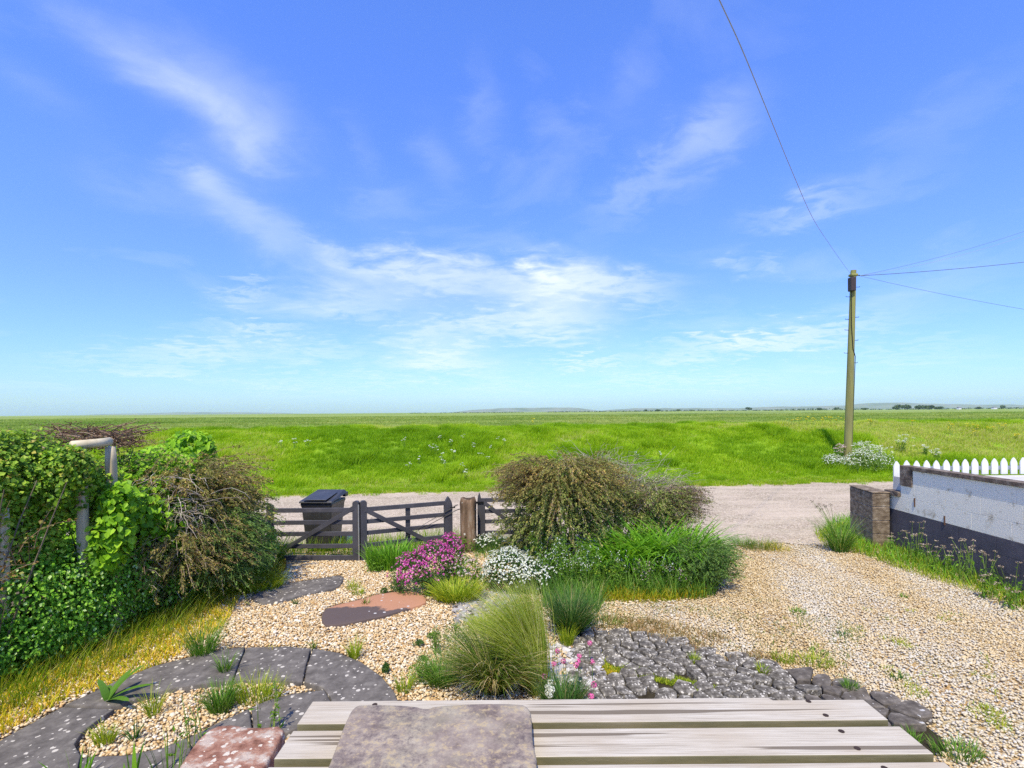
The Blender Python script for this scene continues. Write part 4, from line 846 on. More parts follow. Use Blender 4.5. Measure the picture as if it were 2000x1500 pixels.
# marsh sward: coarse tufts thinning into the distance
N_ = 15000; r_ = 34 * (8.0 ** RNG.uniform(0, 1, N_)); a = RNG.uniform(-.80, .80, N_); x = r_ * np.tan(a) ; y = r_; k = y > foot(x) + 15; x, y, r_ = x[k], y[k], r_[k]; n_ = len(x)
sc = .5 + r_ / 90
m_marshT = mat_tint('marsh grass', [(0, (.13, .22, .03)), (.5, (.25, .34, .07)), (1, (.40, .42, .13))], .8, .4, isl=.3)
mpro = [clump_proto('marsh_turf', m_marshT, 40, .12, .34, .5, .035) for _ in range(4)]
o = scatter('marsh_grass', np.stack([x, y, .25 + 0 * x], 1), np.stack([x * 0, x * 0, RNG.uniform(0, 6, n_)], 1), np.stack([sc * 1.6, sc * 1.6, sc * .8], 1), np.clip(fbm(x * .03, y * .08, 3, 2) * 1.4 - .2, 0, 1), RNG.integers(0, 4, n_).astype(np.int32), mpro); tag(o, 'olive marsh grass stretching away behind the bank', 'grass', kind='stuff')

# flower heads on stems: white umbels and yellow dots on the bank
m_stem = mat_leaf('stem', [(0, (0.112, 0.196, 0.028)), (1, (0.224, 0.308, 0.070))], .2); m_white_f = mat_leaf('white petals', [(0, (.62, .62, .52)), (.6, (.75, .76, .70)), (1, (.82, .82, .80))], .35)
m_yellow_f = mat_leaf('yellow petals', [(0, (.60, .50, .02)), (1, (.75, .68, .08))], .35); m_green_l = mat_leaf('weed leaves', [(0, (0.068, 0.170, 0.017)), (.6, (0.153, 0.306, 0.025)), (1, (0.255, 0.425, 0.051))], .4)
m_pinkw = mat_leaf('pale pink petals', [(0, (.50, .30, .34)), (.5, (.62, .46, .46)), (1, (.72, .66, .62))], .35); m_purple = mat_leaf('purple petals', [(0, (0.260, 0.026, 0.130)), (.4, (0.546, 0.065, 0.325)), (.8, (0.676, 0.156, 0.468)), (1, (0.780, 0.390, 0.520))], .3)
m_pink = mat_leaf('pink petals', [(0, (0.660, 0.096, 0.312)), (.6, (0.792, 0.192, 0.456)), (1, (0.800, 0.408, 0.600))], .3)
def umbel_plant(name, loc, hgt, nstem, spread, mat, label, cat, group, headr=.05, nfl=16, leafy=60, fl=.018):
    o = empty(name, loc, RNG.uniform(0, 6), label, cat, group); n = nstem
    b = np.zeros((n, 3)); b[:, :2] = RNG.normal(0, spread * .2, (n, 2)); az = RNG.uniform(0, 6.28, n); L_ = hgt * RNG.uniform(.6, 1.05, n); p = curves(b, az, RNG.uniform(0, .12, n), RNG.uniform(.05, .7, n) * min(1, spread / hgt * 2), L_, 4)
    V, f = twigs(p, .005, .0035); link('stem', mesh_np('stem', V, f), m_stem, o)
    tips = p[:, -1]; a = RNG.uniform(0, 6.28, (n, nfl)); r_ = headr * RNG.uniform(0, 1, (n, nfl)) ** .5
    c = np.stack([tips[:, None, 0] + r_ * np.cos(a), tips[:, None, 1] + r_ * np.sin(a), tips[:, None, 2] + .01 - r_ * .25 + RNG.normal(0, headr * .15, (n, nfl))], -1).reshape(-1, 3)
    V, f = leaves(c, np.array([0, 0, 1.]) + RNG.normal(0, .5, c.shape), fl * RNG.uniform(.7, 1.3, len(c)), .9); fo = link('flowers', mesh_np('flowers', V, f), mat, o); fo['kind'] = 'stuff'
    if leafy:
        k = RNG.integers(0, n, leafy); t = RNG.uniform(0, .8, leafy); i0 = (t * 4).astype(int); u = t * 4 - i0; c = p[k, i0] * (1 - u[:, None]) + p[k, i0 + 1] * u[:, None] + RNG.normal(0, .02, (leafy, 3))
        V, f = leaves(c, np.array([0, 0, .7]) + RNG.normal(0, .6, c.shape), RNG.uniform(.03, .08, leafy), .4); fo = link('foliage', mesh_np('foliage', V, f), m_green_l, o); fo['kind'] = 'stuff'
    return o
def bank_at(px, py):
    """place on the bank seen at a photo pixel"""
    best = None; Y = 16.5
    while Y < 33:
        q = PD(px, py, Y); 
        if q.z <= float(bank_z(np.array([q.x]), np.array([Y]))[0]): break
        Y += .1
    return Vector((q.x, Y, float(bank_z(np.array([q.x]), np.array([Y]))[0])))
WB = [(855, 858, 'crest'), (905, 862, ''), (880, 872, ''), (925, 880, ''), (885, 893, ''), (938, 893, ''), (955, 900, ''), (905, 918, ''), (862, 900, ''), (820, 900, ''), (790, 868, ''), (842, 880, ''), (975, 862, ''), (985, 870, ''), (850, 885, ''), (960, 880, ''), (550, 868, ''), (575, 872, ''), (600, 872, ''),
      (910, 935, ''), (870, 915, ''), (800, 912, ''), (1100, 900, ''), (1245, 895, ''), (1290, 892, '')]
gw = 'white umbel flowers scattered over the bank'
for i, (px, py, _) in enumerate(WB):
    side = 'left of' if px < 700 else ('right of' if px > 1050 else 'directly beyond'); umbel_plant('cow_parsley', bank_at(px, py + 8), .42 + RNG.uniform(-.1, .1), 4, .18, m_white_f, 'small white umbel flower scattered among others in the green grass of the bank', 'wildflower', gw, .045, 10, 20, .036)
YF = [(1545, 828), (1562, 824), (1578, 824), (1592, 824), (1606, 823), (1622, 823), (1634, 824), (1650, 825), (1700, 828), (1780, 828), (1855, 834), (1895, 838), (1908, 840), (1935, 842), (1860, 845), (1985, 855), (1958, 838), (1040, 828), (1905, 850)]
for px, py in YF: umbel_plant('yellow_flower', bank_at(px, py + 7), .45, 5, .25, m_yellow_f, 'small yellow wildflower clump standing in the grass along the crest of the bank', 'wildflower', 'yellow wildflowers along the bank crest', .05, 9, 10, .05)
for px, py, h_, sp, ns, mt, lb in ((1640, 905, .75, .5, 26, m_pinkw, 'bush of pale pink flowers at the left foot of the utility pole'), (1688, 912, 1.0, .8, 60, m_white_f, 'large cream flowered bush hugging the right foot of the utility pole'), (1668, 925, .6, .6, 22, m_white_f, 'low white flowered clump in front of the utility pole base'),
        (1722, 908, .75, .6, 30, m_white_f, 'white umbel clump second to the right of the utility pole'), (1760, 885, .8, .5, 16, m_white_f, 'tall bright white umbels between the pole and the picket fence'), (1806, 892, .5, .4, 8, m_white_f, 'sparse white umbels above the left pickets'), (1828, 903, .55, .4, 14, m_white_f, 'creamy umbel clump just above the third to sixth pickets')):
    umbel_plant('cow_parsley', bank_at(px, py), h_, ns, sp, mt, lb, 'wildflower', 'flowers round the foot of the utility pole', .07, 14, 260, .035)

m_pale_l = mat_leaf('pale weed foliage', [(0, (.10, .20, .03)), (.5, (.24, .36, .08)), (1, (.42, .50, .20))], .4)
for px, py, rx_, h_, lb in ((1702, 922, .95, .85, 'pale green leafy bush round the right foot of the utility pole'), (1636, 915, .55, .55, 'small pale leafy bush at the left foot of the utility pole')):
    o = empty('leafy_bush', bank_at(px, py), 0, lb, 'bush'); bl = [(RNG.uniform(-.6, .6) * rx_, RNG.uniform(-.3, .3), h_ * RNG.uniform(.3, .6), .35, .3, h_ * .4) for _ in range(7)]; p, nr = on_blobs(bl, 2600, .5, 1.1); V, f = leaves(p, nr + RNG.normal(0, .6, p.shape), RNG.uniform(.04, .09, len(p)), .5); a = link('foliage', mesh_np('foliage', V, f), m_pale_l, o); a['kind'] = 'stuff'
    k = nr[:, 2] + RNG.normal(0, .4, len(p)) > .5; V, f = leaves(p[k] * 1.04, nr[k] + np.array([0, -.2, .8]), .05, .9); a = link('blooms', mesh_np('blooms', V, f), m_white_f, o); a['kind'] = 'stuff'

# ------------------------------------------------------------------ generic garden plants
def tuft(name, loc, nb, L0, L1, w, mat, label, cat, spread=.05, a0=(0, .25), a1=(.4, 1.3), az=None, azs=3.2, segs=5, group=None, parent=None, pw=1.2, elips=1.0):
    o = empty(name, loc, 0, label, cat, group) if parent is None else parent
    b = np.zeros((nb, 3)); a = RNG.uniform(0, 6.28, nb); r_ = spread * RNG.uniform(0, 1, nb) ** .5; b[:, 0] = r_ * np.cos(a) * elips; b[:, 1] = r_ * np.sin(a)
    azv = (np.pi / 2 - a + RNG.normal(0, .5, nb)) if az is None else az + RNG.normal(0, azs, nb)
    p = curves(b, azv, RNG.uniform(*a0, nb), RNG.uniform(*a1, nb), RNG.uniform(L0, L1, nb), segs, pw); V, f = ribbons(p, RNG.uniform(w * .7, w * 1.3, nb), .85)
    b_ = link('blades', mesh_np('blades', V, f), mat, o); b_['kind'] = 'stuff'; return o
def single(o): return o
m_lime = mat_leaf('lime grass', [(0, (0.150, 0.255, 0.015)), (.5, (0.330, 0.435, 0.022)), (1, (0.570, 0.570, 0.060))], .45)
m_grn = mat_leaf('green grass', [(0, (0.051, 0.136, 0.014)), (.5, (0.119, 0.272, 0.025)), (.85, (0.221, 0.391, 0.051)), (1, (0.510, 0.459, 0.204))], .4)
m_dkg = mat_leaf('dark sedge', [(0, (0.031, 0.085, 0.017)), (.5, (0.068, 0.170, 0.031)), (.85, (0.136, 0.255, 0.051)), (1, (0.425, 0.340, 0.170))], .35)
m_pony = mat_leaf('pony tail grass', [(0, (.20, .30, .03)), (.4, (.42, .52, .06)), (.75, (.58, .62, .16)), (1, (.72, .64, .36))], .5)
m_tuss = mat_leaf('tussock grass', [(0, (0.054, 0.121, 0.016)), (.4, (0.135, 0.230, 0.027)), (.7, (0.297, 0.338, 0.068)), (.88, (0.621, 0.513, 0.270)), (1, (0.783, 0.621, 0.405))], .4)
m_yel = mat_leaf('yellowing grass', [(0, (0.242, 0.330, 0.017)), (.3, (0.462, 0.462, 0.022)), (.6, (0.704, 0.550, 0.028)), (.85, (0.792, 0.528, 0.033)), (1, (0.726, 0.616, 0.242))], .4)
m_strap = mat_leaf('strap leaves', [(0, (0.075, 0.195, 0.015)), (.5, (0.165, 0.390, 0.022)), (1, (0.300, 0.540, 0.045))], .4, .5)

# tall pony tail grass, bent to the left at the top
pb = P(1055, 1348); o = empty('pony_tail_grass', pb, 0, 'tall pale lime pony tail grass arching up and left in front of the dark tussock', 'grass')
nb = 3200; b = np.zeros((nb, 3)); b[:, 0] = RNG.normal(-.03, .045, nb); b[:, 1] = RNG.normal(0, .05, nb); L_ = RNG.uniform(.55, 1.16, nb) ; u = RNG.random(nb)
# first lean spreads from upright to left; tips blow left
p = curves(b, -np.pi / 2 + RNG.normal(0, .45, nb), -.16 + u * .60, .30 + u * 1.15, L_, 7, 1.3); V, f = ribbons(p, RNG.uniform(.004, .007, nb), .8); b_ = link('blades', mesh_np('blades', V, f), m_pony, o); b_['kind'] = 'stuff'
# wide tussock left of it
pb = P(965, 1348); tuft('tussock_grass', pb, 2400, .36, .84, .007, m_tuss, 'wide straw and green tussock grass spilling over in front of the table', 'grass', .11, (.1, .7), (1.0, 1.9), segs=6)
tuft('tussock_grass', P(862, 1335), 500, .18, .36, .007, m_grn, 'smaller green tussock left of the wide straw coloured one', 'grass', .12, (.1, .6), (.8, 1.7))
tuft('sedge', P(1115, 1240), 1500, .35, .66, .006, m_dkg, 'dark green spiky tussock behind the pony tail grass', 'grass', .09, (.05, .8), (.5, 1.5), segs=5)
tuft('grass_tuft', P(1108, 1262), 130, .14, .30, .009, m_lime, 'small lime grass tuft at the foot of the dark spiky tussock', 'grass', .06, (.0, .4), (.3, 1.0))
tuft('sedge', P(1100, 1392), 900, .18, .36, .006, m_dkg, 'dark blue green cushion of fine leaves against the table edge', 'grass', .12, (.05, .6), (.4, 1.3))
def head_ball(mb, c, r_, n=40, fl=.016): 
    d = unit(RNG.normal(0, 1, (n, 3))); V, f = leaves(c + d * r_, d + RNG.normal(0, .3, (n, 3)), fl, .9); mb.add(V, f)
def thrift(pts, mat, label, group, hz=.24, r_=.022):
    for px, py, lb in pts:
        h_ = hz * RNG.uniform(.8, 1.15); q = P(px, py, h_); o = empty('thrift_flower', (q.x, q.y, 0), 0, label + lb, 'flower', group)
        MB().tube([(RNG.normal(0, .02), RNG.normal(0, .02), 0), (0, 0, h_ * .5), (0, 0, h_)], .0028, 4).build('stem', m_stem, o)
        mb = MB(); head_ball(mb, np.array([0, 0, h_]), r_, 46, r_ * .75); fo = mb.build('flower_head', mat, o); fo['kind'] = 'stuff'
thrift([(1152, 1256, 'topmost of all, nearest the cobbles'), (1088, 1271, 'highest one beside the pony tail grass'), (1132, 1281, 'upper one of the middle cluster'), (1082, 1297, 'left one of the pair by the pony tail grass'), (1100, 1291, 'right one of the pair by the pony tail grass'), (1125, 1299, 'lowest one of the middle cluster'), (1129, 1292, 'middle one of the middle cluster'), (1157, 1292, 'rightmost, on the cobbles below the topmost'), (1160, 1337, 'lower right, beside the dark cushion'), (1155, 1360, 'lowest, at the table edge'), (1063, 1321, 'leftmost, small, against the grass stems')], m_pink, 'pink thrift flower head, ', 'pink thrift by the cobbles')
thrift([(1075, 1332, 'top of the vertical row'), (1070, 1342, 'second from the top of the row'), (1078, 1347, 'third, on the right of the row'), (1070, 1352, 'fourth, on the left of the row'), (1074, 1357, 'lowest of the row'), (1116, 1329, 'alone above the middle of the cushion')], m_white_f, 'white globe flower by the dark cushion, ', 'white globe flowers by the table', r_=.024)
# pale chips among the thrift
m_chip = mat_tint('pale chippings', [(0, (.14, .12, .11)), (.5, (.36, .33, .31)), (1, (.60, .56, .52))], .9); pc = pebble_protos('chip', m_chip, 5, True)
def chips(poly, n, s0, s1, label, t0=0, t1=1):
    pts = poly_pts([(p.x, p.y) for p in pxp(poly)], n); s_ = RNG.uniform(s0, s1, n); pts[:, 2] = s_ * .4
    o = scatter('chippings', pts, np.stack([RNG.normal(0, .4, n), RNG.normal(0, .4, n), RNG.uniform(0, 6, n)], 1), np.stack([s_ * 1.2, s_, s_ * .6], 1), RNG.uniform(t0, t1, n), RNG.integers(0, 5, n).astype(np.int32), pc); tag(o, label, 'stones', kind='stuff')
chips([(1065, 1262), (1130, 1255), (1170, 1290), (1200, 1365), (1120, 1370), (1065, 1330)], 420, .018, .045, 'pale grey stone chips under the pink thrift', .2, 1)
chips([(885, 1185), (900, 1165), (960, 1150), (1010, 1160), (1000, 1195), (940, 1210), (890, 1222)], 500, .018, .05, 'dark slate chips below the white flowered mound', 0, .6)
sb_ = [(p.x, p.y, -.004) for p in pxp(COB)]; o = link('soil_bed', mesh_np('soil_bed', sb_, [np.array([list(range(len(sb_)))])]), mat_noise('dark joint soil', [(.3, (.02, .016, .012)), (.7, (.06, .05, .03))], 9, 1, spec=0)); o['kind'] = 'structure'

# flower mounds
def mound(name, blobs, loc, nl, nf, mleaf, mflow, label, fl, ls, lasp=.3, zmin_f=.45, foc=None):
    o = empty(name, loc, 0, label, 'flowers'); p, nr = on_blobs(blobs, nl, .45, 1.0); V, f = leaves(p, nr + RNG.normal(0, .7, p.shape), RNG.uniform(ls * .6, ls * 1.3, len(p)), lasp); a = link('foliage', mesh_np('foliage', V, f), mleaf, o); a['kind'] = 'stuff'
    p, nr = on_blobs(blobs, nf, .92, 1.10); top = max(b[2] + b[5] for b in blobs); pr_ = np.clip((p[:, 2] / top - zmin_f) / .25, .03, 1) * (foc(p) if foc else 1); k = RNG.random(len(p)) < pr_; p, nr = p[k], nr[k]
    # each bloom: crossed petals
    P_, N_2 = np.repeat(p, 3, 0) + RNG.normal(0, fl * .2, (len(p) * 3, 3)), np.repeat(nr, 3, 0) + RNG.normal(0, .35, (len(p) * 3, 3)) + np.array([0, -.1, .5])
    V, f = leaves(P_, N_2, fl, .75); a = link('blooms', mesh_np('blooms', V, f), mflow, o); a['kind'] = 'stuff'; return o
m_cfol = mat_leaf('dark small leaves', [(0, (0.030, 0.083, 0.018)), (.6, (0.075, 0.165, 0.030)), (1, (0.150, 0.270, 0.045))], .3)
q = P(1000, 1163); mound('candytuft', [(-.05, .25, .22, .40, .34, .36), (.22, .22, .17, .34, .32, .30), (.52, .10, .14, .22, .24, .24)], q, 11000, 3400, m_cfol, m_white_f, 'dense mound of tiny white flowers beside the brown cascading shrub', .026, .045, .3, .30, lambda p: np.clip(1.25 - np.clip(p[:, 0] - .15, 0, 1) * 2.2, .15, 1))
q = P(822, 1158); mound('purple_flowers', [(-.15, .15, .20, .34, .30, .34), (.15, .35, .28, .34, .30, .36), (.35, .65, .34, .22, .25, .36), (-.05, 0, .10, .42, .26, .22)], q, 12000, 3600, m_cfol, m_purple, 'mound of purple pink flowers in front of the right gate leaf', .030, .04, .3, .25, lambda p: np.clip(fbm(p[:, 0] * 5, p[:, 2] * 6, 2, 4) * 3.2 - 1.0, .12, 1))
q = P(905, 1150); mound('pale_flowers', [(0, .25, .16, .30, .30, .24)], q, 1400, 260, m_green_l, m_pinkw, 'loose clump of pale pink and white flowers between the purple and white mounds', .03, .05, .3, .3)
q = P(960, 1085); mound('white_flowers', [(0, .2, .13, .38, .2, .22)], q, 1500, 260, m_cfol, m_white_f, 'low white flowers at the foot of the small black gate leaf', .03, .045, .3, .4)
tuft('sedge', P(892, 1172), 900, .18, .40, .010, m_lime, 'bright lime fine leaved mound below the pale pink flowers', 'grass', .18, (.1, .8), (.9, 1.7), elips=1.5)
tuft('sedge', P(955, 1232), 500, .08, .22, .010, m_lime, 'low lime and yellow grass left of the pony tail grass', 'grass', .16, (.1, .8), (.6, 1.5), elips=1.4)
def bushlet(name, px, py, r_, h_, n, mat, label, ls=.05, asp=.35, cat='plant', sk=0, wide=False):
    q = P(px, py); o = empty(name, q, 0, label, cat); bl = [(RNG.uniform(-.35, .35) * r_, RNG.uniform(-.2, .2) * r_, h_ * RNG.uniform(.35, .6), r_ * .6, r_ * .6, h_ * .45) for _ in range(6)]
    p, nr = on_blobs(bl, n, .3, 1.1, .2); V, f = leaves(p, nr + RNG.normal(0, .6, p.shape), RNG.uniform(ls * .6, ls * 1.3, len(p)), asp, wide=wide); a = link('foliage', mesh_np('foliage', V, f), mat, o); a['kind'] = 'stuff'
    ns = 12; b = np.zeros((ns, 3)); V, f = twigs(curves(b, RNG.uniform(0, 6.28, ns), 0, RNG.uniform(.1, .8, ns), h_ * .8, 3), .006, .003); link('stems', mesh_np('stems', V, f), m_stem, o); return o
tuft('leafy_plant', P(768, 1108), 700, .22, .52, .018, m_strap, 'upright fresh green leafy clump beside the middle gate uprights', 'plant', .28, (.0, .4), (.3, 1.2), elips=1.5)
bushlet('leafy_plant', 735, 1116, .22, .25, 900, m_green_l, 'low dark green leafy plant left of the purple flowers')
bushlet('leafy_plant', 905, 1080, .25, .3, 500, m_green_l, 'small olive green plant at the foot of the old oak post')
bushlet('euphorbia', 842, 1165, .12, .12, 260, m_green_l, 'small green plant at the right tip of the red flagstone')
for px, py, r_, h_, lb in ((890, 1255, .15, .22, 'feathery green plant above the wide tussock'), (850, 1278, .08, .30, 'slim feathery green plant left of the tussocks'), (817, 1262, .07, .07, 'tiny round green weed alone in the pebbles'), (845, 1248, .08, .07, 'tiny green weed next to the round one in the pebbles'), (826, 1292, .06, .06, 'tiny green weed under the round one in the pebbles'), (752, 1160, .07, .09, 'small green weed behind the red flagstone'), (755, 1316, .05, .11, 'small green weed at the slate border beside its outermost slab'), (820, 1330, .16, .16, 'dark green feathery patch left of the tussock near the table')):
    bushlet('weed', px, py, r_, h_, int(250 + 3500 * r_), m_grn if r_ > .07 else m_cfol, lb, .03, .25)
TU = [(690, 1152, 90, .07, .20, m_lime, .09, 'lime grass tuft between the two stepping stones'), (700, 1162, 60, .05, .14, m_lime, .08, 'small lime tuft just behind the red flagstone'), (577, 1182, 26, .06, .14, m_dkg, .02, 'dark green seedling in front of the dark stepping stone'), (612, 1268, 30, .06, .16, m_tuss, .02, 'pale grey green seedling between two slate slabs'),
      (692, 1288, 120, .12, .30, m_lime, .04, 'yellow green weed spreading from the top of the slate border'), (790, 1352, 90, .10, .24, m_lime, .06, 'yellow green tuft between the slate border and the tussock'), (395, 1285, 260, .22, .52, m_grn, .10, 'large green sedge fanning out above the slate border'), (440, 1320, 90, .16, .34, m_grn, .04, 'upright fine tuft growing at the joint of the slate border'),
      (300, 1398, 70, .16, .34, m_lime, .04, 'lime tuft inside the left half of the slate border'), (432, 1388, 420, .14, .30, m_grn, .09, 'dense green grass clump inside the slate border'), (505, 1368, 280, .12, .28, m_lime, .13, 'yellow green grass inside the slate border near the table'), (205, 1452, 120, .08, .20, m_lime, .07, 'lime tuft in the lowest corner of the bordered pebbles'),
      (262, 1448, 26, .10, .18, m_dkg, .02, 'dark green seedling in the lowest corner of the bordered pebbles'), (528, 1160, 12, .05, .12, m_grn, .03, 'tiny sprig growing on the dark stepping stone'), (715, 1185, 26, .08, .20, m_tuss, .03, 'pale wispy sprig growing on the red flagstone'), (530, 1275, 24, .05, .12, m_yel, .05, 'thin yellow grass along the top edge of the slate border'),
      (1485, 1072, 420, .10, .26, m_tuss, .22, 'strip of greenish dry grass between lane and drive'), (1450, 1066, 200, .10, .24, m_grn, .16, 'left end of the grass strip between lane and drive'), (1520, 1075, 120, .08, .20, m_yel, .14, 'thin dry right end of the grass strip between lane and drive'),
      (1560, 1200, 60, .03, .09, m_grn, .10, 'small green weed in the drive level with the cobbles'), (1765, 1168, 30, .03, .09, m_grn, .05, 'small weed in the middle of the drive'), (1650, 1243, 40, .03, .08, m_dkg, .07, 'dark weed in the drive above the right end of the cobbles'), (1600, 1278, 50, .03, .09, m_grn, .09, 'low weed in the drive at the edge of the cobbles'), (1750, 1325, 40, .03, .08, m_dkg, .07, 'low dark weed in the drive right of the cobbles'),
      (1590, 1298, 160, .05, .14, m_lime, .12, 'lime weed patch on the upper rim of the cobbles'), (1530, 1292, 140, .05, .14, m_lime, .10, 'lime weed patch left of the other on the cobble rim'), (1660, 1350, 120, .06, .16, m_grn, .05, 'round green tuft growing between the right cobbles'), (1870, 1475, 220, .05, .13, m_grn, .11, 'green weed at the right tip of the cobbles'), (1780, 1450, 90, .05, .13, m_grn, .06, 'small green tuft beside the corner of the table'),
      (1490, 1318, 60, .05, .14, m_lime, .03, 'small tuft between cobbles near the middle'), (1355, 1295, 70, .05, .15, m_lime, .04, 'yellow green tuft between cobbles left of the middle'), (1180, 1222, 200, .06, .16, m_tuss, .14, 'dry grass at the right foot of the dark spiky tussock')]
for px, py, nb, l0, l1, mt, sp, lb in TU: tuft('grass_tuft' if nb > 60 else 'seedling', P(px, py), nb, l0, l1, .006 if nb > 60 else .009, mt, lb, 'grass' if nb > 60 else 'weed', sp, (0, .5), (.4, 1.3), segs=4, elips=1.6 if sp > .1 else 1)
def ground_grass(name, poly, n, L0, L1, w, mat, label, az=None, azs=.8, a1=(.4, 1.2), sc=None, th=0, a0=(0, .4), segs=3):
    b = poly_pts([(p.x, p.y) for p in pxp(poly)], n, sc, th); p = curves(b, RNG.uniform(0, 6.28, n) if az is None else az + RNG.normal(0, azs, n), RNG.uniform(*a0, n), RNG.uniform(*a1, n), RNG.uniform(L0, L1, n), segs); V, f = ribbons(p, RNG.uniform(w * .7, w * 1.3, n), .85)
    o = link(name, mesh_np(name, V, f), mat); tag(o, label, 'grass', kind='stuff')
# yellowing verge along the hedge foot, blades combed to the right
ground_grass('verge_grass', VERGE, 17000, .03, .11, .012, m_yel, 'yellow mossy grass along the foot of the left hedge', None, a1=(.5, 1.4))
VB = [(450, 1090), (550, 1090), (530, 1130), (440, 1175), (330, 1250), (180, 1325), (0, 1405), (-160, 1480), (-250, 1380), (0, 1310), (240, 1215), (380, 1130)]
ground_grass('verge_grass', VB, 5200, .12, .40, .007, mat_leaf('verge blades', [(0, (.10, .20, .01)), (.5, (.26, .40, .02)), (.8, (.46, .50, .05)), (1, (.60, .50, .22))], .4), 'longer green grass leaning out from the hedge foot on the left', np.pi / 2 + .3, .7, (.5, 1.3), segs=4)
ground_grass('verge_grass', WVERGE, 5000, .05, .20, .008, m_lime, 'low lime green grass along the foot of the navy wall', a1=(.5, 1.5))
ground_grass('verge_grass', [(1610, 1030), (1660, 1010), (1725, 1050), (2000, 1150), (2100, 1180), (2100, 1220), (1900, 1150), (1760, 1110), (1650, 1075)], 2400, .08, .32, .011, m_strap, 'longer green grass against the foot of the navy wall', a1=(.4, 1.5), segs=4)
ground_grass('gate_grass', [(545, 1075), (690, 1062), (900, 1050), (900, 1068), (700, 1092), (545, 1092)], 2200, .06, .40, .008, mat_leaf('gate grass', YG()[0:4], .4), 'rough grass growing under and behind the black gates', a1=(.2, 1.0), segs=4)
ground_grass('dry_weeds', [(1165, 1205), (1300, 1215), (1400, 1240), (1520, 1290), (1420, 1296), (1320, 1262), (1200, 1240)], 3000, .02, .10, .007, mat_leaf('dry weeds', [(0, (.12, .14, .03)), (.4, (.28, .20, .07)), (.8, (.42, .24, .10)), (1, (.5, .38, .2))], .3), 'thin russet weeds along the upper edge of the cobbles', a1=(.5, 1.4), sc=2.5, th=.45)
ground_grass('drive_weeds', [(1180, 1180), (1500, 1170), (1700, 1230), (1640, 1330), (1500, 1290), (1200, 1215)], 1800, .02, .07, .006, m_tuss, 'sparse green weeds in the drive above the cobbles', a1=(.5, 1.4), sc=1.8, th=.56)
ground_grass('drive_weeds', [(1500, 1180), (1900, 1200), (1990, 1460), (1850, 1440), (1650, 1320)], 1300, .015, .06, .006, m_lime, 'scattered small lime weeds across the right half of the drive', a1=(.5, 1.4), sc=3.0, th=.66)
ground_grass('moss', [(1160, 1288), (1190, 1290), (1300, 1318), (1400, 1345), (1400, 1365), (1280, 1332), (1160, 1302)], 5200, .01, .045, .007, m_lime, 'green mossy strip running between the cobbles', a1=(.5, 1.4))
ground_grass('moss', [(1170, 1278), (1200, 1285), (1215, 1320), (1180, 1325)], 900, .01, .04, .006, m_yel, 'yellow moss patch between the left cobbles', a1=(.5, 1.4))

# ------------------------------------------------------------------ big shrubs
m_brown = mat_leaf('brown sprays', [(0, (0.112, 0.075, 0.025)), (.25, (0.275, 0.175, 0.062)), (.5, (0.375, 0.300, 0.088)), (.8, (0.325, 0.350, 0.088)), (1, (0.650, 0.413, 0.125))], .3, .8, patch=(3, (.17, .21, .045), .75))
m_olive = mat_leaf('olive sprays', [(0, (0.078, 0.111, 0.026)), (.4, (0.195, 0.260, 0.052)), (.75, (0.325, 0.377, 0.091)), (1, (0.546, 0.442, 0.156))], .3, .8)
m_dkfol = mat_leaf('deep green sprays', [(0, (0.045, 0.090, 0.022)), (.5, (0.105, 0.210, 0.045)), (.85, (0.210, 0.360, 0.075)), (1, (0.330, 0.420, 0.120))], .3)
m_twig = mat_leaf('brown twigs', [(0, (0.098, 0.063, 0.042)), (.6, (0.238, 0.154, 0.098)), (1, (0.420, 0.308, 0.210))], .0, .9); m_gtwig = mat_leaf('bare grey twigs', [(0, (.20, .16, .12)), (.6, (.34, .28, .22)), (1, (.50, .43, .35))], .0, .9)
def along(p, n):
    k = RNG.integers(0, len(p), n); t = RNG.uniform(.12, 1, n) ** .8 * (p.shape[1] - 1.001); i0 = t.astype(int); u = (t - i0)[:, None]
    return p[k, i0] * (1 - u) + p[k, i0 + 1] * u, unit(p[k, i0 + 1] - p[k, i0])
def sprays(o, p, nl, mtw, mlf, ls=.022, asp=.45, off=.014, r0=.0042, name='sprays'):
    V, f = twigs(p, r0, .0018); a = link('twigs', mesh_np('twigs', V, f), mtw, o); a['kind'] = 'stuff'
    c, d = along(p, nl); c = c + RNG.normal(0, off, c.shape); nr = unit(RNG.normal(0, 1, c.shape) + np.array([0, 0, .6])); V, f = leaves(c, nr, RNG.uniform(ls * .6, ls * 1.4, nl), asp, .1, d * 1.2); a = link(name, mesh_np(name, V, f), mlf, o); a['kind'] = 'stuff'
def cascade(o, c, rx, ry, z0, z1, n, L, a0, a1, azc=None, azs=3.2, segs=7, jit=.012):
    az = RNG.uniform(-np.pi, np.pi, n) if azc is None else azc + RNG.normal(0, azs, n); rad = RNG.uniform(0, .55, n) ** .7
    b = np.stack([c[0] + np.sin(az) * rx * rad, c[1] + np.cos(az) * ry * rad, RNG.uniform(z0, z1, n) - (z1 - z0) * .35 * rad], 1)
    p = curves(b, az + RNG.normal(0, .25, n), RNG.uniform(*a0, n), RNG.uniform(*a1, n), RNG.uniform(*L, n), segs, 1.0); j_ = RNG.normal(0, jit, p.shape); j_[:, 0] = 0
    return p + np.cumsum(j_, 1)
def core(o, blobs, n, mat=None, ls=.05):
    p, nr = on_blobs(blobs, n, .35, .85); V, f = leaves(p, nr + RNG.normal(0, .7, p.shape), ls, .6); a = link('inner_foliage', mesh_np('inner_foliage', V, f), mat or m_cfol, o); a['kind'] = 'stuff'
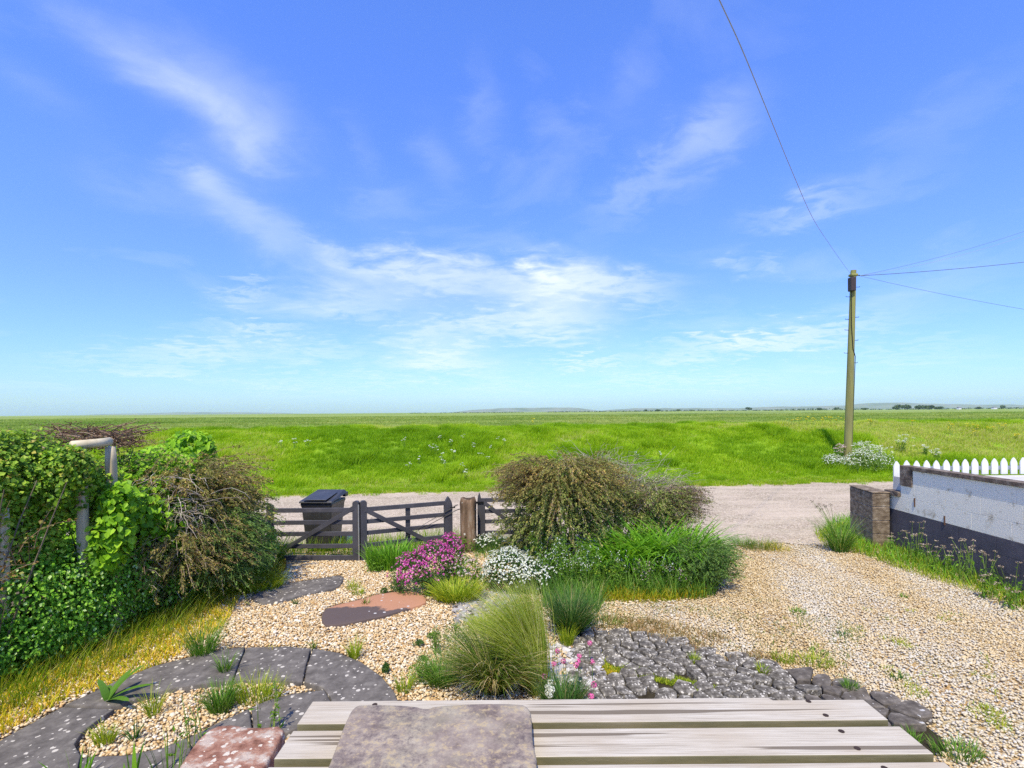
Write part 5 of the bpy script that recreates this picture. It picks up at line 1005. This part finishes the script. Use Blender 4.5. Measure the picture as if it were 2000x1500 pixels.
def stems(o, n, hgt, spread, r=.02):
    b = np.zeros((n, 3)); b[:, :2] = RNG.normal(0, .08, (n, 2)); p = curves(b, RNG.uniform(0, 6.28, n), RNG.uniform(0, .3, n), RNG.uniform(.2, spread, n), hgt, 5)
    V, f = twigs(p, r, r * .3); a = link('stems', mesh_np('stems', V, f), m_bark, o); return a

# brown cascading shrub by the small gate
B1 = Vector((.85, 8.85, 0)); o = empty('cascading_shrub', B1, 0, 'big rounded shrub of drooping brown and olive sprays right of the small black gate', 'shrub')
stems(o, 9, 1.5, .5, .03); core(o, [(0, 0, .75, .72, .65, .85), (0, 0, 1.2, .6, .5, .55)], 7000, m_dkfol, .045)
p1 = cascade(o, (0, 0), .95, .8, 1.15, 1.74, 560, (.4, .85), (.5, 1.2), (1.9, 2.7)); sprays(o, p1, 38000, m_twig, m_brown, .036, .5)
p1 = cascade(o, (0, 0), .95, .9, .5, 1.5, 560, (.4, .8), (.5, 1.3), (2.2, 3.0)); sprays(o, p1, 36000, m_twig, m_olive, .038, .5, name='lower_sprays')
p1 = cascade(o, (-.40, -.1), .45, .5, 1.1, 1.62, 120, (.45, .7), (.9, 1.4), (1.6, 2.0), azc=-np.pi / 2 - .2, azs=.5); sprays(o, p1, 5000, m_twig, m_brown, .02, name='top_sprays')
# grey twiggy shrub behind it
B2 = P(1215, 1075); B2 = Vector((1.95, 9.55, 0)); o = empty('twiggy_shrub', B2, 0, 'half bare grey twiggy shrub rising behind the brown cascading shrub', 'shrub'); stems(o, 8, 1.3, .6, .025)
p1 = cascade(o, (-.30, 0), .95, .6, .9, 1.72, 460, (.35, .7), (.2, 1.4), (.9, 2.3), jit=.035); sprays(o, p1, 9000, m_gtwig, m_olive, .018, off=.03, r0=.005)
p1 = cascade(o, (.35, 0), 1.0, .6, .7, 1.42, 420, (.35, .7), (.5, 1.4), (1.2, 2.4), jit=.035); sprays(o, p1, 9000, m_gtwig, m_olive, .018, off=.03, r0=.005, name='right_sprays')
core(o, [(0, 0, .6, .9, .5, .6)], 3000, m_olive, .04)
# dark shrub with fingers pointing over the lane
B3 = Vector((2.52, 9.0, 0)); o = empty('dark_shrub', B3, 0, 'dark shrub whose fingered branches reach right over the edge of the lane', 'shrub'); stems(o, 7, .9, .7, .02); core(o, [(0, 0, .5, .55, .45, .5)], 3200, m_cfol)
p1 = cascade(o, (0, 0), .6, .5, .6, 1.25, 360, (.35, .65), (.5, 1.3), (1.6, 2.4)); sprays(o, p1, 17000, m_twig, m_olive, .032)
p1 = cascade(o, (.05, 0), .5, .4, .85, 1.25, 150, (.45, .75), (1.0, 1.4), (1.7, 2.1), azc=np.pi / 2, azs=.55); sprays(o, p1, 5000, m_twig, mat_leaf('dark fingers', [(0, (.05, .03, .02)), (.6, (.12, .08, .05)), (1, (.24, .16, .09))], .2), .024, name='finger_sprays')
# day lilies
for (px, py, n, l0, l1, lb) in ((1215, 1128, 520, .55, .95, 'left clump of long arching bright green strap leaves in the shrub bed'), (1275, 1122, 520, .6, 1.02, 'tallest clump of bright green strap leaves in the middle of the shrub bed'), (1335, 1125, 520, .6, 1.05, 'right clump of bright green strap leaves leaning towards the drive')):
    q = P(px, py); o = empty('day_lily', (q.x, q.y, 0), 0, lb, 'plant', 'strap leaved clumps in the shrub bed'); tuft('x', None, int(n * .8), l0 * 1.15, l1 * 1.2, .036, m_strap, None, None, .22, (.05, .5), (1.1, 2.3), segs=6, parent=o)
# deep green feathery mound at the right tip of the bed
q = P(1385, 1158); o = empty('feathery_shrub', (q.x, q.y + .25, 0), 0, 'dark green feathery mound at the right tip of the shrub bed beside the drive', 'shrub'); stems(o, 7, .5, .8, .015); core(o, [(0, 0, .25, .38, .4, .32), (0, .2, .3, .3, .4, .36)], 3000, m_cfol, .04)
p1 = cascade(o, (0, 0), .42, .45, .20, .58, 420, (.2, .42), (.4, 1.2), (1.3, 2.1)); sprays(o, p1, 17000, m_stem, m_dkfol, .03, .3)
# meadow planting in front of the shrubs
def spikes(px, py, n, h0, h1, mfl, lb, name='spiky_plant', spread=.16, nfl=7, leafn=260, mlf=None):
    q = P(px, py); o = empty(name, (q.x, q.y, 0), 0, lb, 'plant', 'spiky plants along the front of the shrub bed'); b = np.zeros((n, 3)); b[:, :2] = RNG.normal(0, spread * .6, (n, 2))
    p = curves(b, RNG.uniform(0, 6.28, n), RNG.uniform(0, .12, n), RNG.uniform(.05, .45, n), RNG.uniform(h0, h1, n), 4); V, f = twigs(p, .005, .003); a = link('stems', mesh_np('stems', V, f), m_stem, o); a['kind'] = 'stuff'
    c, d = along(p, leafn); c += RNG.normal(0, .018, c.shape); V, f = leaves(c, RNG.normal(0, 1, c.shape) + np.array([0, 0, .8]), RNG.uniform(.03, .075, leafn), .28); a = link('foliage', mesh_np('foliage', V, f), mlf or m_green_l, o); a['kind'] = 'stuff'
    m_ = n * nfl; k = np.repeat(np.arange(n), nfl); c = p[k, -1] - (p[k, -1] - p[k, -2]) * RNG.uniform(0, 1.2, m_)[:, None] + RNG.normal(0, .012, (m_, 3)); V, f = leaves(c, RNG.normal(0, 1, c.shape) + np.array([0, -.5, .5]), .020, .9); a = link('blooms', mesh_np('blooms', V, f), mfl, o); a['kind'] = 'stuff'
SP = [(1075, 1150, 12, .45, .7, m_white_f, 'white flower spikes just right of the white mound'), (1098, 1140, 8, .55, .85, m_white_f, 'tall creamy spikes at the left end of the shrub bed'), (1122, 1160, 12, .4, .62, m_white_f, 'short spikes with white flowers behind the dark spiky tussock'), (1150, 1150, 10, .45, .75, m_white_f, 'white tipped spikes right of the dark spiky tussock'),
      (1190, 1158, 12, .3, .5, m_lime, 'green spikes below the left strap leaved clump'), (1222, 1150, 11, .35, .6, m_white_f, 'white dotted spikes in front of the tallest strap leaves'), (1255, 1158, 12, .3, .5, m_pinkw, 'pale pink dotted spikes in front of the middle strap leaves'), (1290, 1150, 11, .35, .55, m_white_f, 'white dotted stems in front of the right strap leaves'),
      (1320, 1158, 12, .3, .45, m_pinkw, 'pink dotted stems left of the dark feathery mound'), (1350, 1120, 8, .5, .7, m_purple, 'stems with purple flowers above the dark feathery mound'), (1055, 1120, 8, .5, .8, m_white_f, 'white spikes in the shade of the brown cascading shrub')]
for a in SP: spikes(a[0], a[1], a[2] * 2, a[3], a[4], a[5], a[6], leafn=800)
ground_grass('bed_grass', [(1050, 1120), (1380, 1110), (1400, 1165), (1370, 1172), (1180, 1172), (1170, 1200), (1060, 1190)], 6500, .14, .42, .009, m_grn, 'mixed green grass filling the front of the shrub bed', a1=(.3, 1.2), segs=4)
ground_grass('bed_grass', [(1165, 1150), (1370, 1145), (1380, 1168), (1300, 1176), (1180, 1178)], 2600, .06, .22, .010, mat_leaf('yellow green blades', [(0, (.20, .30, .01)), (.5, (.40, .44, .02)), (.85, (.60, .45, .03)), (1, (.62, .34, .05))], .45), 'lime and orange grass rim along the front edge of the shrub bed', a1=(.5, 1.5), segs=4)
ground_grass('bed_grass', [(920, 1062), (1010, 1050), (1060, 1060), (1040, 1100), (930, 1095)], 1500, .08, .28, .008, m_grn, 'green grass at the foot of the small black gate leaf', a1=(.3, 1.2))

# left boundary: ivy, hedge, shrubs
m_ivy = mat_leaf('ivy leaves', [(0, (0.068, 0.149, 0.011)), (.35, (0.189, 0.365, 0.020)), (.7, (0.351, 0.540, 0.041)), (.93, (0.513, 0.648, 0.068)), (1, (0.608, 0.432, 0.108))], .4, .5, patch=(1.4, (.10, .17, .02), .5))
m_priv = mat_leaf('privet leaves', [(0, (0.065, 0.182, 0.016)), (.5, (0.195, 0.442, 0.026)), (.9, (0.364, 0.624, 0.065)), (1, (0.650, 0.780, 0.364))], .4, .5)
m_broad = mat_leaf('broad leaves', [(0, (0.078, 0.195, 0.010)), (.5, (0.234, 0.468, 0.016)), (1, (0.416, 0.650, 0.039))], .45, .5)
m_plum = mat_leaf('purple leaves', [(0, (0.064, 0.016, 0.032)), (.6, (0.160, 0.040, 0.080)), (1, (0.320, 0.096, 0.160))], .35)
def leafy(o, blobs, n, mat, ls, asp=.75, lo=.6, nm='foliage', wide=True, rough=.2):
    p, nr = on_blobs(blobs, n, lo, 1.08, rough, 2.5); V, f = leaves(p, nr * .45 + RNG.normal(0, .38, p.shape) + np.array([.1, -.38, .62]), RNG.uniform(ls * .6, ls * 1.25, len(p)), asp, .12, np.array([0, 0, -.8]), wide); a = link(nm, mesh_np(nm, V, f), mat, o); a['kind'] = 'stuff'; return a
def bX(y): return bound(y)
o = empty('ivy', (bX(4.9), 4.9, 0), 0, 'thick mass of glossy ivy climbing over the left round timber posts', 'climber')
bl = []
for y in np.arange(3.6, 6.0, .26): bl.append((bX(y) - bX(4.9) - .22 + RNG.normal(0, .04), y - 4.9, 1.92 + RNG.normal(0, .05) - .12 * max(0, y - 5.4) / .3, .34, .34, .52 - .10 * max(0, y - 5.4) / .3))
for q_ in ((.10, .62, 2.02, .20, .20, .22), (.02, .50, 1.9, .22, .2, .3), (.13, .56, 2.12, .16, .18, .16)): bl.append((bX(4.9 + q_[1]) - bX(4.9) + q_[0], q_[1], q_[2], q_[3], q_[4], q_[5]))
for y in np.arange(3.6, 5.55, .3): bl.append((bX(y) - bX(4.9) - .20, y - 4.9, 1.35 + RNG.normal(0, .06), .26, .32, .45))
leafy(o, bl, 50000, m_ivy, .05, .85, .45, wide=False); leafy(o, [(b[0] - .1, b[1], b[2], b[3] * .75, b[4] * .8, b[5] * .8) for b in bl], 12000, m_green_l, .08, .9, .3, nm='inner_leaves', wide=False); stems(o, 12, 2.0, .4, .015)
p1 = curves(np.stack([RNG.normal(.05, .12, 110), RNG.uniform(-1.1, .3, 110), RNG.uniform(.8, 1.35, 110)], 1) + np.array([0, 0, 0]), RNG.uniform(0, 6.28, 110), .2, RNG.uniform(.5, 2.4, 110), .5, 4); p1[:, :, 0] += (p1[:, :, 1]) * .333; sprays(o, p1, 1100, m_twig, mat_leaf('rusty leaves', [(0, (.20, .10, .03)), (.5, (.30, .20, .05)), (1, (.28, .32, .08))], .3), .035, .7, .02, .004, 'dry_leaves')
o = empty('hedge', (bX(4.9) + .05, 4.9, 0), 0, 'low bright green small leaved hedge in front of the ivy at the left edge', 'hedge')
bl = []
for y in np.arange(3.4, 6.3, .3): bl.append((bX(y) - bX(4.9) - .12 + RNG.normal(0, .05), y - 4.9, .72 + RNG.normal(0, .05) - .10 * max(0, y - 5.5), .36, .34, .56 - .12 * max(0, y - 5.6)))
for y in np.arange(3.4, 6.0, .34): bl.append((bX(y) - bX(4.9) - .05, y - 4.9, .32, .30, .36, .34))
leafy(o, [(b[0] - .08, b[1], b[2], b[3] * .75, b[4] * .8, b[5] * .8) for b in bl], 12000, m_green_l, .08, .9, .3, nm='inner_leaves', wide=False); leafy(o, bl, 46000, m_priv, .045, .65, .35, wide=False); stems(o, 16, .9, .8, .012)
o = empty('hedge', (bX(6.7) - .1, 6.7, 0), 0, 'sparser dark green end of the hedge under the brown sprays', 'hedge')
bl = [(bX(y) - bX(6.7) - .1, y - 6.7, .45 + RNG.normal(0, .05), .32, .34, .45) for y in np.arange(6.0, 8.3, .32)]; leafy(o, bl, 16000, m_priv, .05, .6, .4, wide=False); stems(o, 14, .9, .9, .014)
p1 = curves(np.stack([RNG.normal(.1, .15, 260), RNG.uniform(-.8, 1.2, 260), RNG.uniform(.2, .9, 260)], 1), RNG.uniform(0, 6.28, 260), .4, RNG.uniform(.8, 2.6, 260), .5, 4); p1[:, :, 0] += p1[:, :, 1] * .333; sprays(o, p1, 2500, m_gtwig, m_olive, .03, .6, .02, .004, 'dry_sprays')
# dark stones along the hedge foot
m_drock = mat_noise('dark grey hedge stones', [(.3, (.06, .05, .045)), (.6, (.15, .13, .115)), (.85, (.30, .27, .24))], 4, .95, bump=.8, bdist=.02, bscale=20)
for i, (px, py, r_, lb) in enumerate(((250, 1205, .20, 'grey stone at the hedge foot nearest the left edge'), (300, 1175, .26, 'larger grey stone at the hedge foot under the brown sprays'), (352, 1160, .22, 'grey stone half hidden by grass at the hedge foot'), (150, 1255, .16, 'small grey stone low in the hedge foot'))):
    q = P(px, py); pol = [(math.cos(a) * r_ * RNG.uniform(.8, 1.1), math.sin(a) * r_ * .8 * RNG.uniform(.8, 1.1)) for a in np.arange(0, 6.2, .8)]
    o = link('rock', slab_mesh('rock', outline(pol, 1), -.05, r_ * 1.1, .10, .04, .06, i + 3, .1, 4), m_drock); o.location = (q.x, q.y, 0); tag(o, lb, 'rock', group='stones at the hedge foot')
sb_ = [(-9, 1, .002), (bX(2.0) - .1, 2.0, .002), (bX(5) - .05, 5, .002), (bX(8.6), 8.6, .002), (-4.3, 9.6, .002), (-9, 9.8, .002)]; o = link('soil_bed', mesh_np('soil_bed', sb_, [np.array([list(range(6))])]), m_soil); o['kind'] = 'structure'
# broad leaved green shrub, and the taller shoots behind the brown one
o = empty('green_shrub', (-5.15, 7.0, 0), 0, 'bright green broad leaved shrub between the timber posts and the brown cascading mound', 'shrub'); stems(o, 10, 1.8, .5, .02)
leafy(o, [(0, 0, 1.1, .75, .6, .9), (.20, -.1, 1.35, .45, .5, .6), (.1, .1, .7, .8, .6, .7), (.35, .3, 1.6, .4, .4, .45), (-.5, 0, 1.0, .6, .5, .9), (.42, -.75, 1.25, .38, .3, .5), (.5, -.95, 1.45, .26, .22, .30), (.55, -.4, 1.1, .35, .4, .6), (.62, -1.22, 1.25, .20, .22, .40), (.64, -1.15, 1.62, .19, .2, .22)], 20000, m_broad, .085, .75, .4)
o = empty('green_shrub', (-5.35, 8.3, 0), 0, 'taller bright green shrub poking up behind the top of the left brown mound', 'shrub'); stems(o, 8, 2.0, .4, .02)
leafy(o, [(0, 0, 1.6, .5, .5, .65), (.2, 0, 1.95, .32, .3, .4), (-.5, 0, 1.5, .5, .5, .55), (.15, -.2, 1.0, .6, .5, .9), (-1.0, 0, 1.2, .6, .6, .7)], 6500, m_broad, .11, .6)
o = empty('purple_shrub', (-4.86, 6.08, 0), 0, 'dark purple leaved shrub glimpsed just right of the round timber post', 'shrub'); stems(o, 6, 1.6, .3, .015); leafy(o, [(0, 0, 1.4, .15, .15, .55), (-.1, .3, .9, .4, .3, .7)], 3600, m_plum, .055, .5, wide=False)
# brown mound on the left
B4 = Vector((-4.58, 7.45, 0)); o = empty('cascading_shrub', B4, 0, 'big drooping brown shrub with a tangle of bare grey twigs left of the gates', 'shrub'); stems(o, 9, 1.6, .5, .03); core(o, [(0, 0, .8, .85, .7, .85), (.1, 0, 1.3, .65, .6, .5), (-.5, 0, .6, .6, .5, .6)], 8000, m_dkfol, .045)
p1 = cascade(o, (-.12, -.1), .95, .8, 1.2, 1.86, 620, (.4, .85), (.5, 1.25), (1.8, 2.6)); sprays(o, p1, 30000, m_twig, m_brown, .036, .5)
p1 = cascade(o, (-.05, 0), 1.0, .8, .4, 1.5, 560, (.4, .8), (.6, 1.3), (2.0, 2.8)); sprays(o, p1, 34000, m_twig, m_olive, .038, .5, name='lower_sprays')
p1 = cascade(o, (.15, -.1), .6, .5, .5, 1.2, 340, (.5, .8), (.7, 1.3), (1.9, 2.5), azc=np.pi / 2 + .5, azs=.6); sprays(o, p1, 11000, m_stem, m_dkfol, .04, .3, name='green_sprays')
n_ = 240; b = np.stack([RNG.normal(.05, .26, n_), RNG.normal(-.86, .08, n_), RNG.normal(1.42, .20, n_)], 1); V, f = twigs(curves(b, RNG.uniform(0, 6.28, n_), RNG.uniform(.8, 2.2, n_), RNG.uniform(1.6, 3.4, n_), RNG.uniform(.2, .55, n_), 6) + np.cumsum(RNG.normal(0, .012, (n_, 7, 3)), 1), .0048, .002); a = link('bare_twigs', mesh_np('bare_twigs', V, f), m_gtwig, o); a['kind'] = 'stuff'
# low brown sprays in front
B5 = Vector((-4.55, 6.85, 0)); o = empty('brown_sprays', B5, 0, 'lower brown needled sprays hanging in front of the left brown mound', 'shrub'); stems(o, 6, 1.0, .8, .02)
p1 = cascade(o, (0, 0), .8, .5, .65, 1.15, 240, (.4, .85), (.9, 1.5), (1.7, 2.5), azc=np.pi - .3, azs=1.3); sprays(o, p1, 13000, m_twig, m_brown, .032, .35)
# dead brown tangle above the posts
B6 = Vector((-5.45, 6.7, 0)); o = empty('dead_brush', B6, 0, 'flat tangle of dead dark brown branches lying over the top of the ivy', 'shrub'); stems(o, 5, 2.2, .3, .02)
n_ = 230; b = np.stack([RNG.uniform(-.55, .5, n_), RNG.normal(0, .2, n_), RNG.uniform(2.15, 2.38, n_)], 1); p1 = curves(b, RNG.choice([-1.57, 1.57], n_) + RNG.normal(0, .6, n_), RNG.uniform(.9, 1.5, n_), RNG.uniform(1.2, 2.1, n_), RNG.uniform(.2, .55, n_), 5); sprays(o, p1, 3600, m_twig, mat_leaf('dead leaves', [(0, (.08, .04, .025)), (.6, (.17, .09, .05)), (1, (.30, .18, .10))], .1), .03, .35, .015, .008)
bl = [(-.1, .1, 2.0, .5, .25, .22), (.55, .3, 1.8, .5, .3, .35)]; leafy(o, bl, 900, m_olive, .06, .5, wide=False)
tuft('grass_tuft', P(500, 1152), 500, .15, .42, .010, m_lime, 'yellow green spray of blades under the right end of the left brown mound', 'grass', .22, (.2, .8), (.8, 1.8), elips=1.6)
tuft('grass_tuft', P(535, 1100), 260, .3, .75, .012, m_grn, 'tall green blades between the left brown mound and the gate', 'grass', .14, (.05, .5), (.5, 1.6))

# plants against the navy wall and pillar
tuft('grass_clump', P(1640, 1078), 420, .3, .85, .008, m_grn, 'tall arching grass clump with dark seed heads left of the block pillar', 'grass', .12, (.05, .5), (.6, 1.6))
q = P(1636, 1074); o = empty('seed_stalks', q, 0, 'few thin stalks with dark seed heads rising from the grass clump by the pillar', 'plant')
n_ = 9; b = np.zeros((n_, 3)); p1 = curves(b, -1.57 + RNG.normal(0, .7, n_), RNG.uniform(.05, .35, n_), RNG.uniform(.4, .9, n_), RNG.uniform(.8, 1.15, n_), 5); V, f = twigs(p1, .004, .003); link('stem', mesh_np('stem', V, f), m_stem, o); c = np.repeat(p1[:, -1], 14, 0) + RNG.normal(0, .016, (n_ * 14, 3)); V, f = leaves(c, RNG.normal(0, 1, c.shape), .022, .5); link('seeds', mesh_np('seeds', V, f), mat_leaf('seed heads', [(0, (.05, .03, .02)), (1, (.15, .10, .07))], .1), o)
m_seed = mat_leaf('pale seed heads', [(0, (.30, .22, .16)), (.6, (.46, .36, .28)), (1, (.60, .52, .45))], .3)
for px, py, n_, h_, lb in ((1742, 1085, 7, .45, 'small dry flowering weed nearest the block pillar'), (1790, 1100, 12, .70, 'tall weed with brownish flower heads second from the pillar'), (1818, 1118, 9, .45, 'low weed with pale heads against the navy wall'), (1848, 1122, 6, .42, 'thin weed with a pale head in the middle of the navy wall'), (1893, 1142, 16, .68, 'bushiest tall weed with beige heads against the navy wall'), (1942, 1155, 5, .62, 'thin tall weed right of the bushiest one'), (1925, 1168, 6, .35, 'short weed with pinkish heads near the wall grass'), (1990, 1185, 9, .62, 'tall weed with beige heads at the right edge of the photo'), (1972, 1190, 5, .30, 'short pale headed weed beside the one at the right edge')):
    umbel_plant('wall_weed', P(px, py), h_, n_, .28, m_seed, lb, 'weed', 'flowering weeds along the navy wall', .035, 16, 70, .018)
# plants at the very front left
m_dock = mat_leaf('dock leaves', [(0, (.07, .17, .02)), (1, (.16, .32, .04))], .4, .45)
q = P(210, 1380); o = empty('dock_plant', (q.x, q.y, .05), 0, 'small dock like weed with long dark green leaves on the slate border', 'weed')
for i, (az, L_, a0) in enumerate(((1.5, .42, .9), (.9, .38, .5), (-1.2, .22, .3), (2.0, .34, 1.0), (.2, .30, .6), (-.6, .2, .9))):
    p1 = curves(np.zeros((1, 3)), az, a0, a0 + .7, L_, 7); V, f = ribbons(p1, .07, .5, 0.0); link('leaf', mesh_np('leaf', V, f), m_dock, o)
for px, py, n_, l0, l1, w_, lb in ((150, 1560, 10, .22, .38, .026, 'broad green blades poking up at the bottom left corner'), (255, 1560, 8, .20, .36, .030, 'broad pointed green leaves at the bottom edge below the slate border'), (330, 1530, 18, .22, .40, .008, 'thin seeding stems in front of the slate border near the red rock')):
    tuft('foreground_blades', P(px, py), n_, l0, l1, w_, m_strap if w_ > .02 else m_green_l, lb, 'plant', .08, (0, .25), (.1, .7))
spk = [(520, 1440, 'thin pale seed stems rising beside the upper left corner of the table'), (365, 1490, 'thin green seed stems in front of the red rock')]
for px, py, lb in spk: spikes(px, py, 6, .30, .5, m_seed, lb, 'seeding_plant', .08, 6, 30)
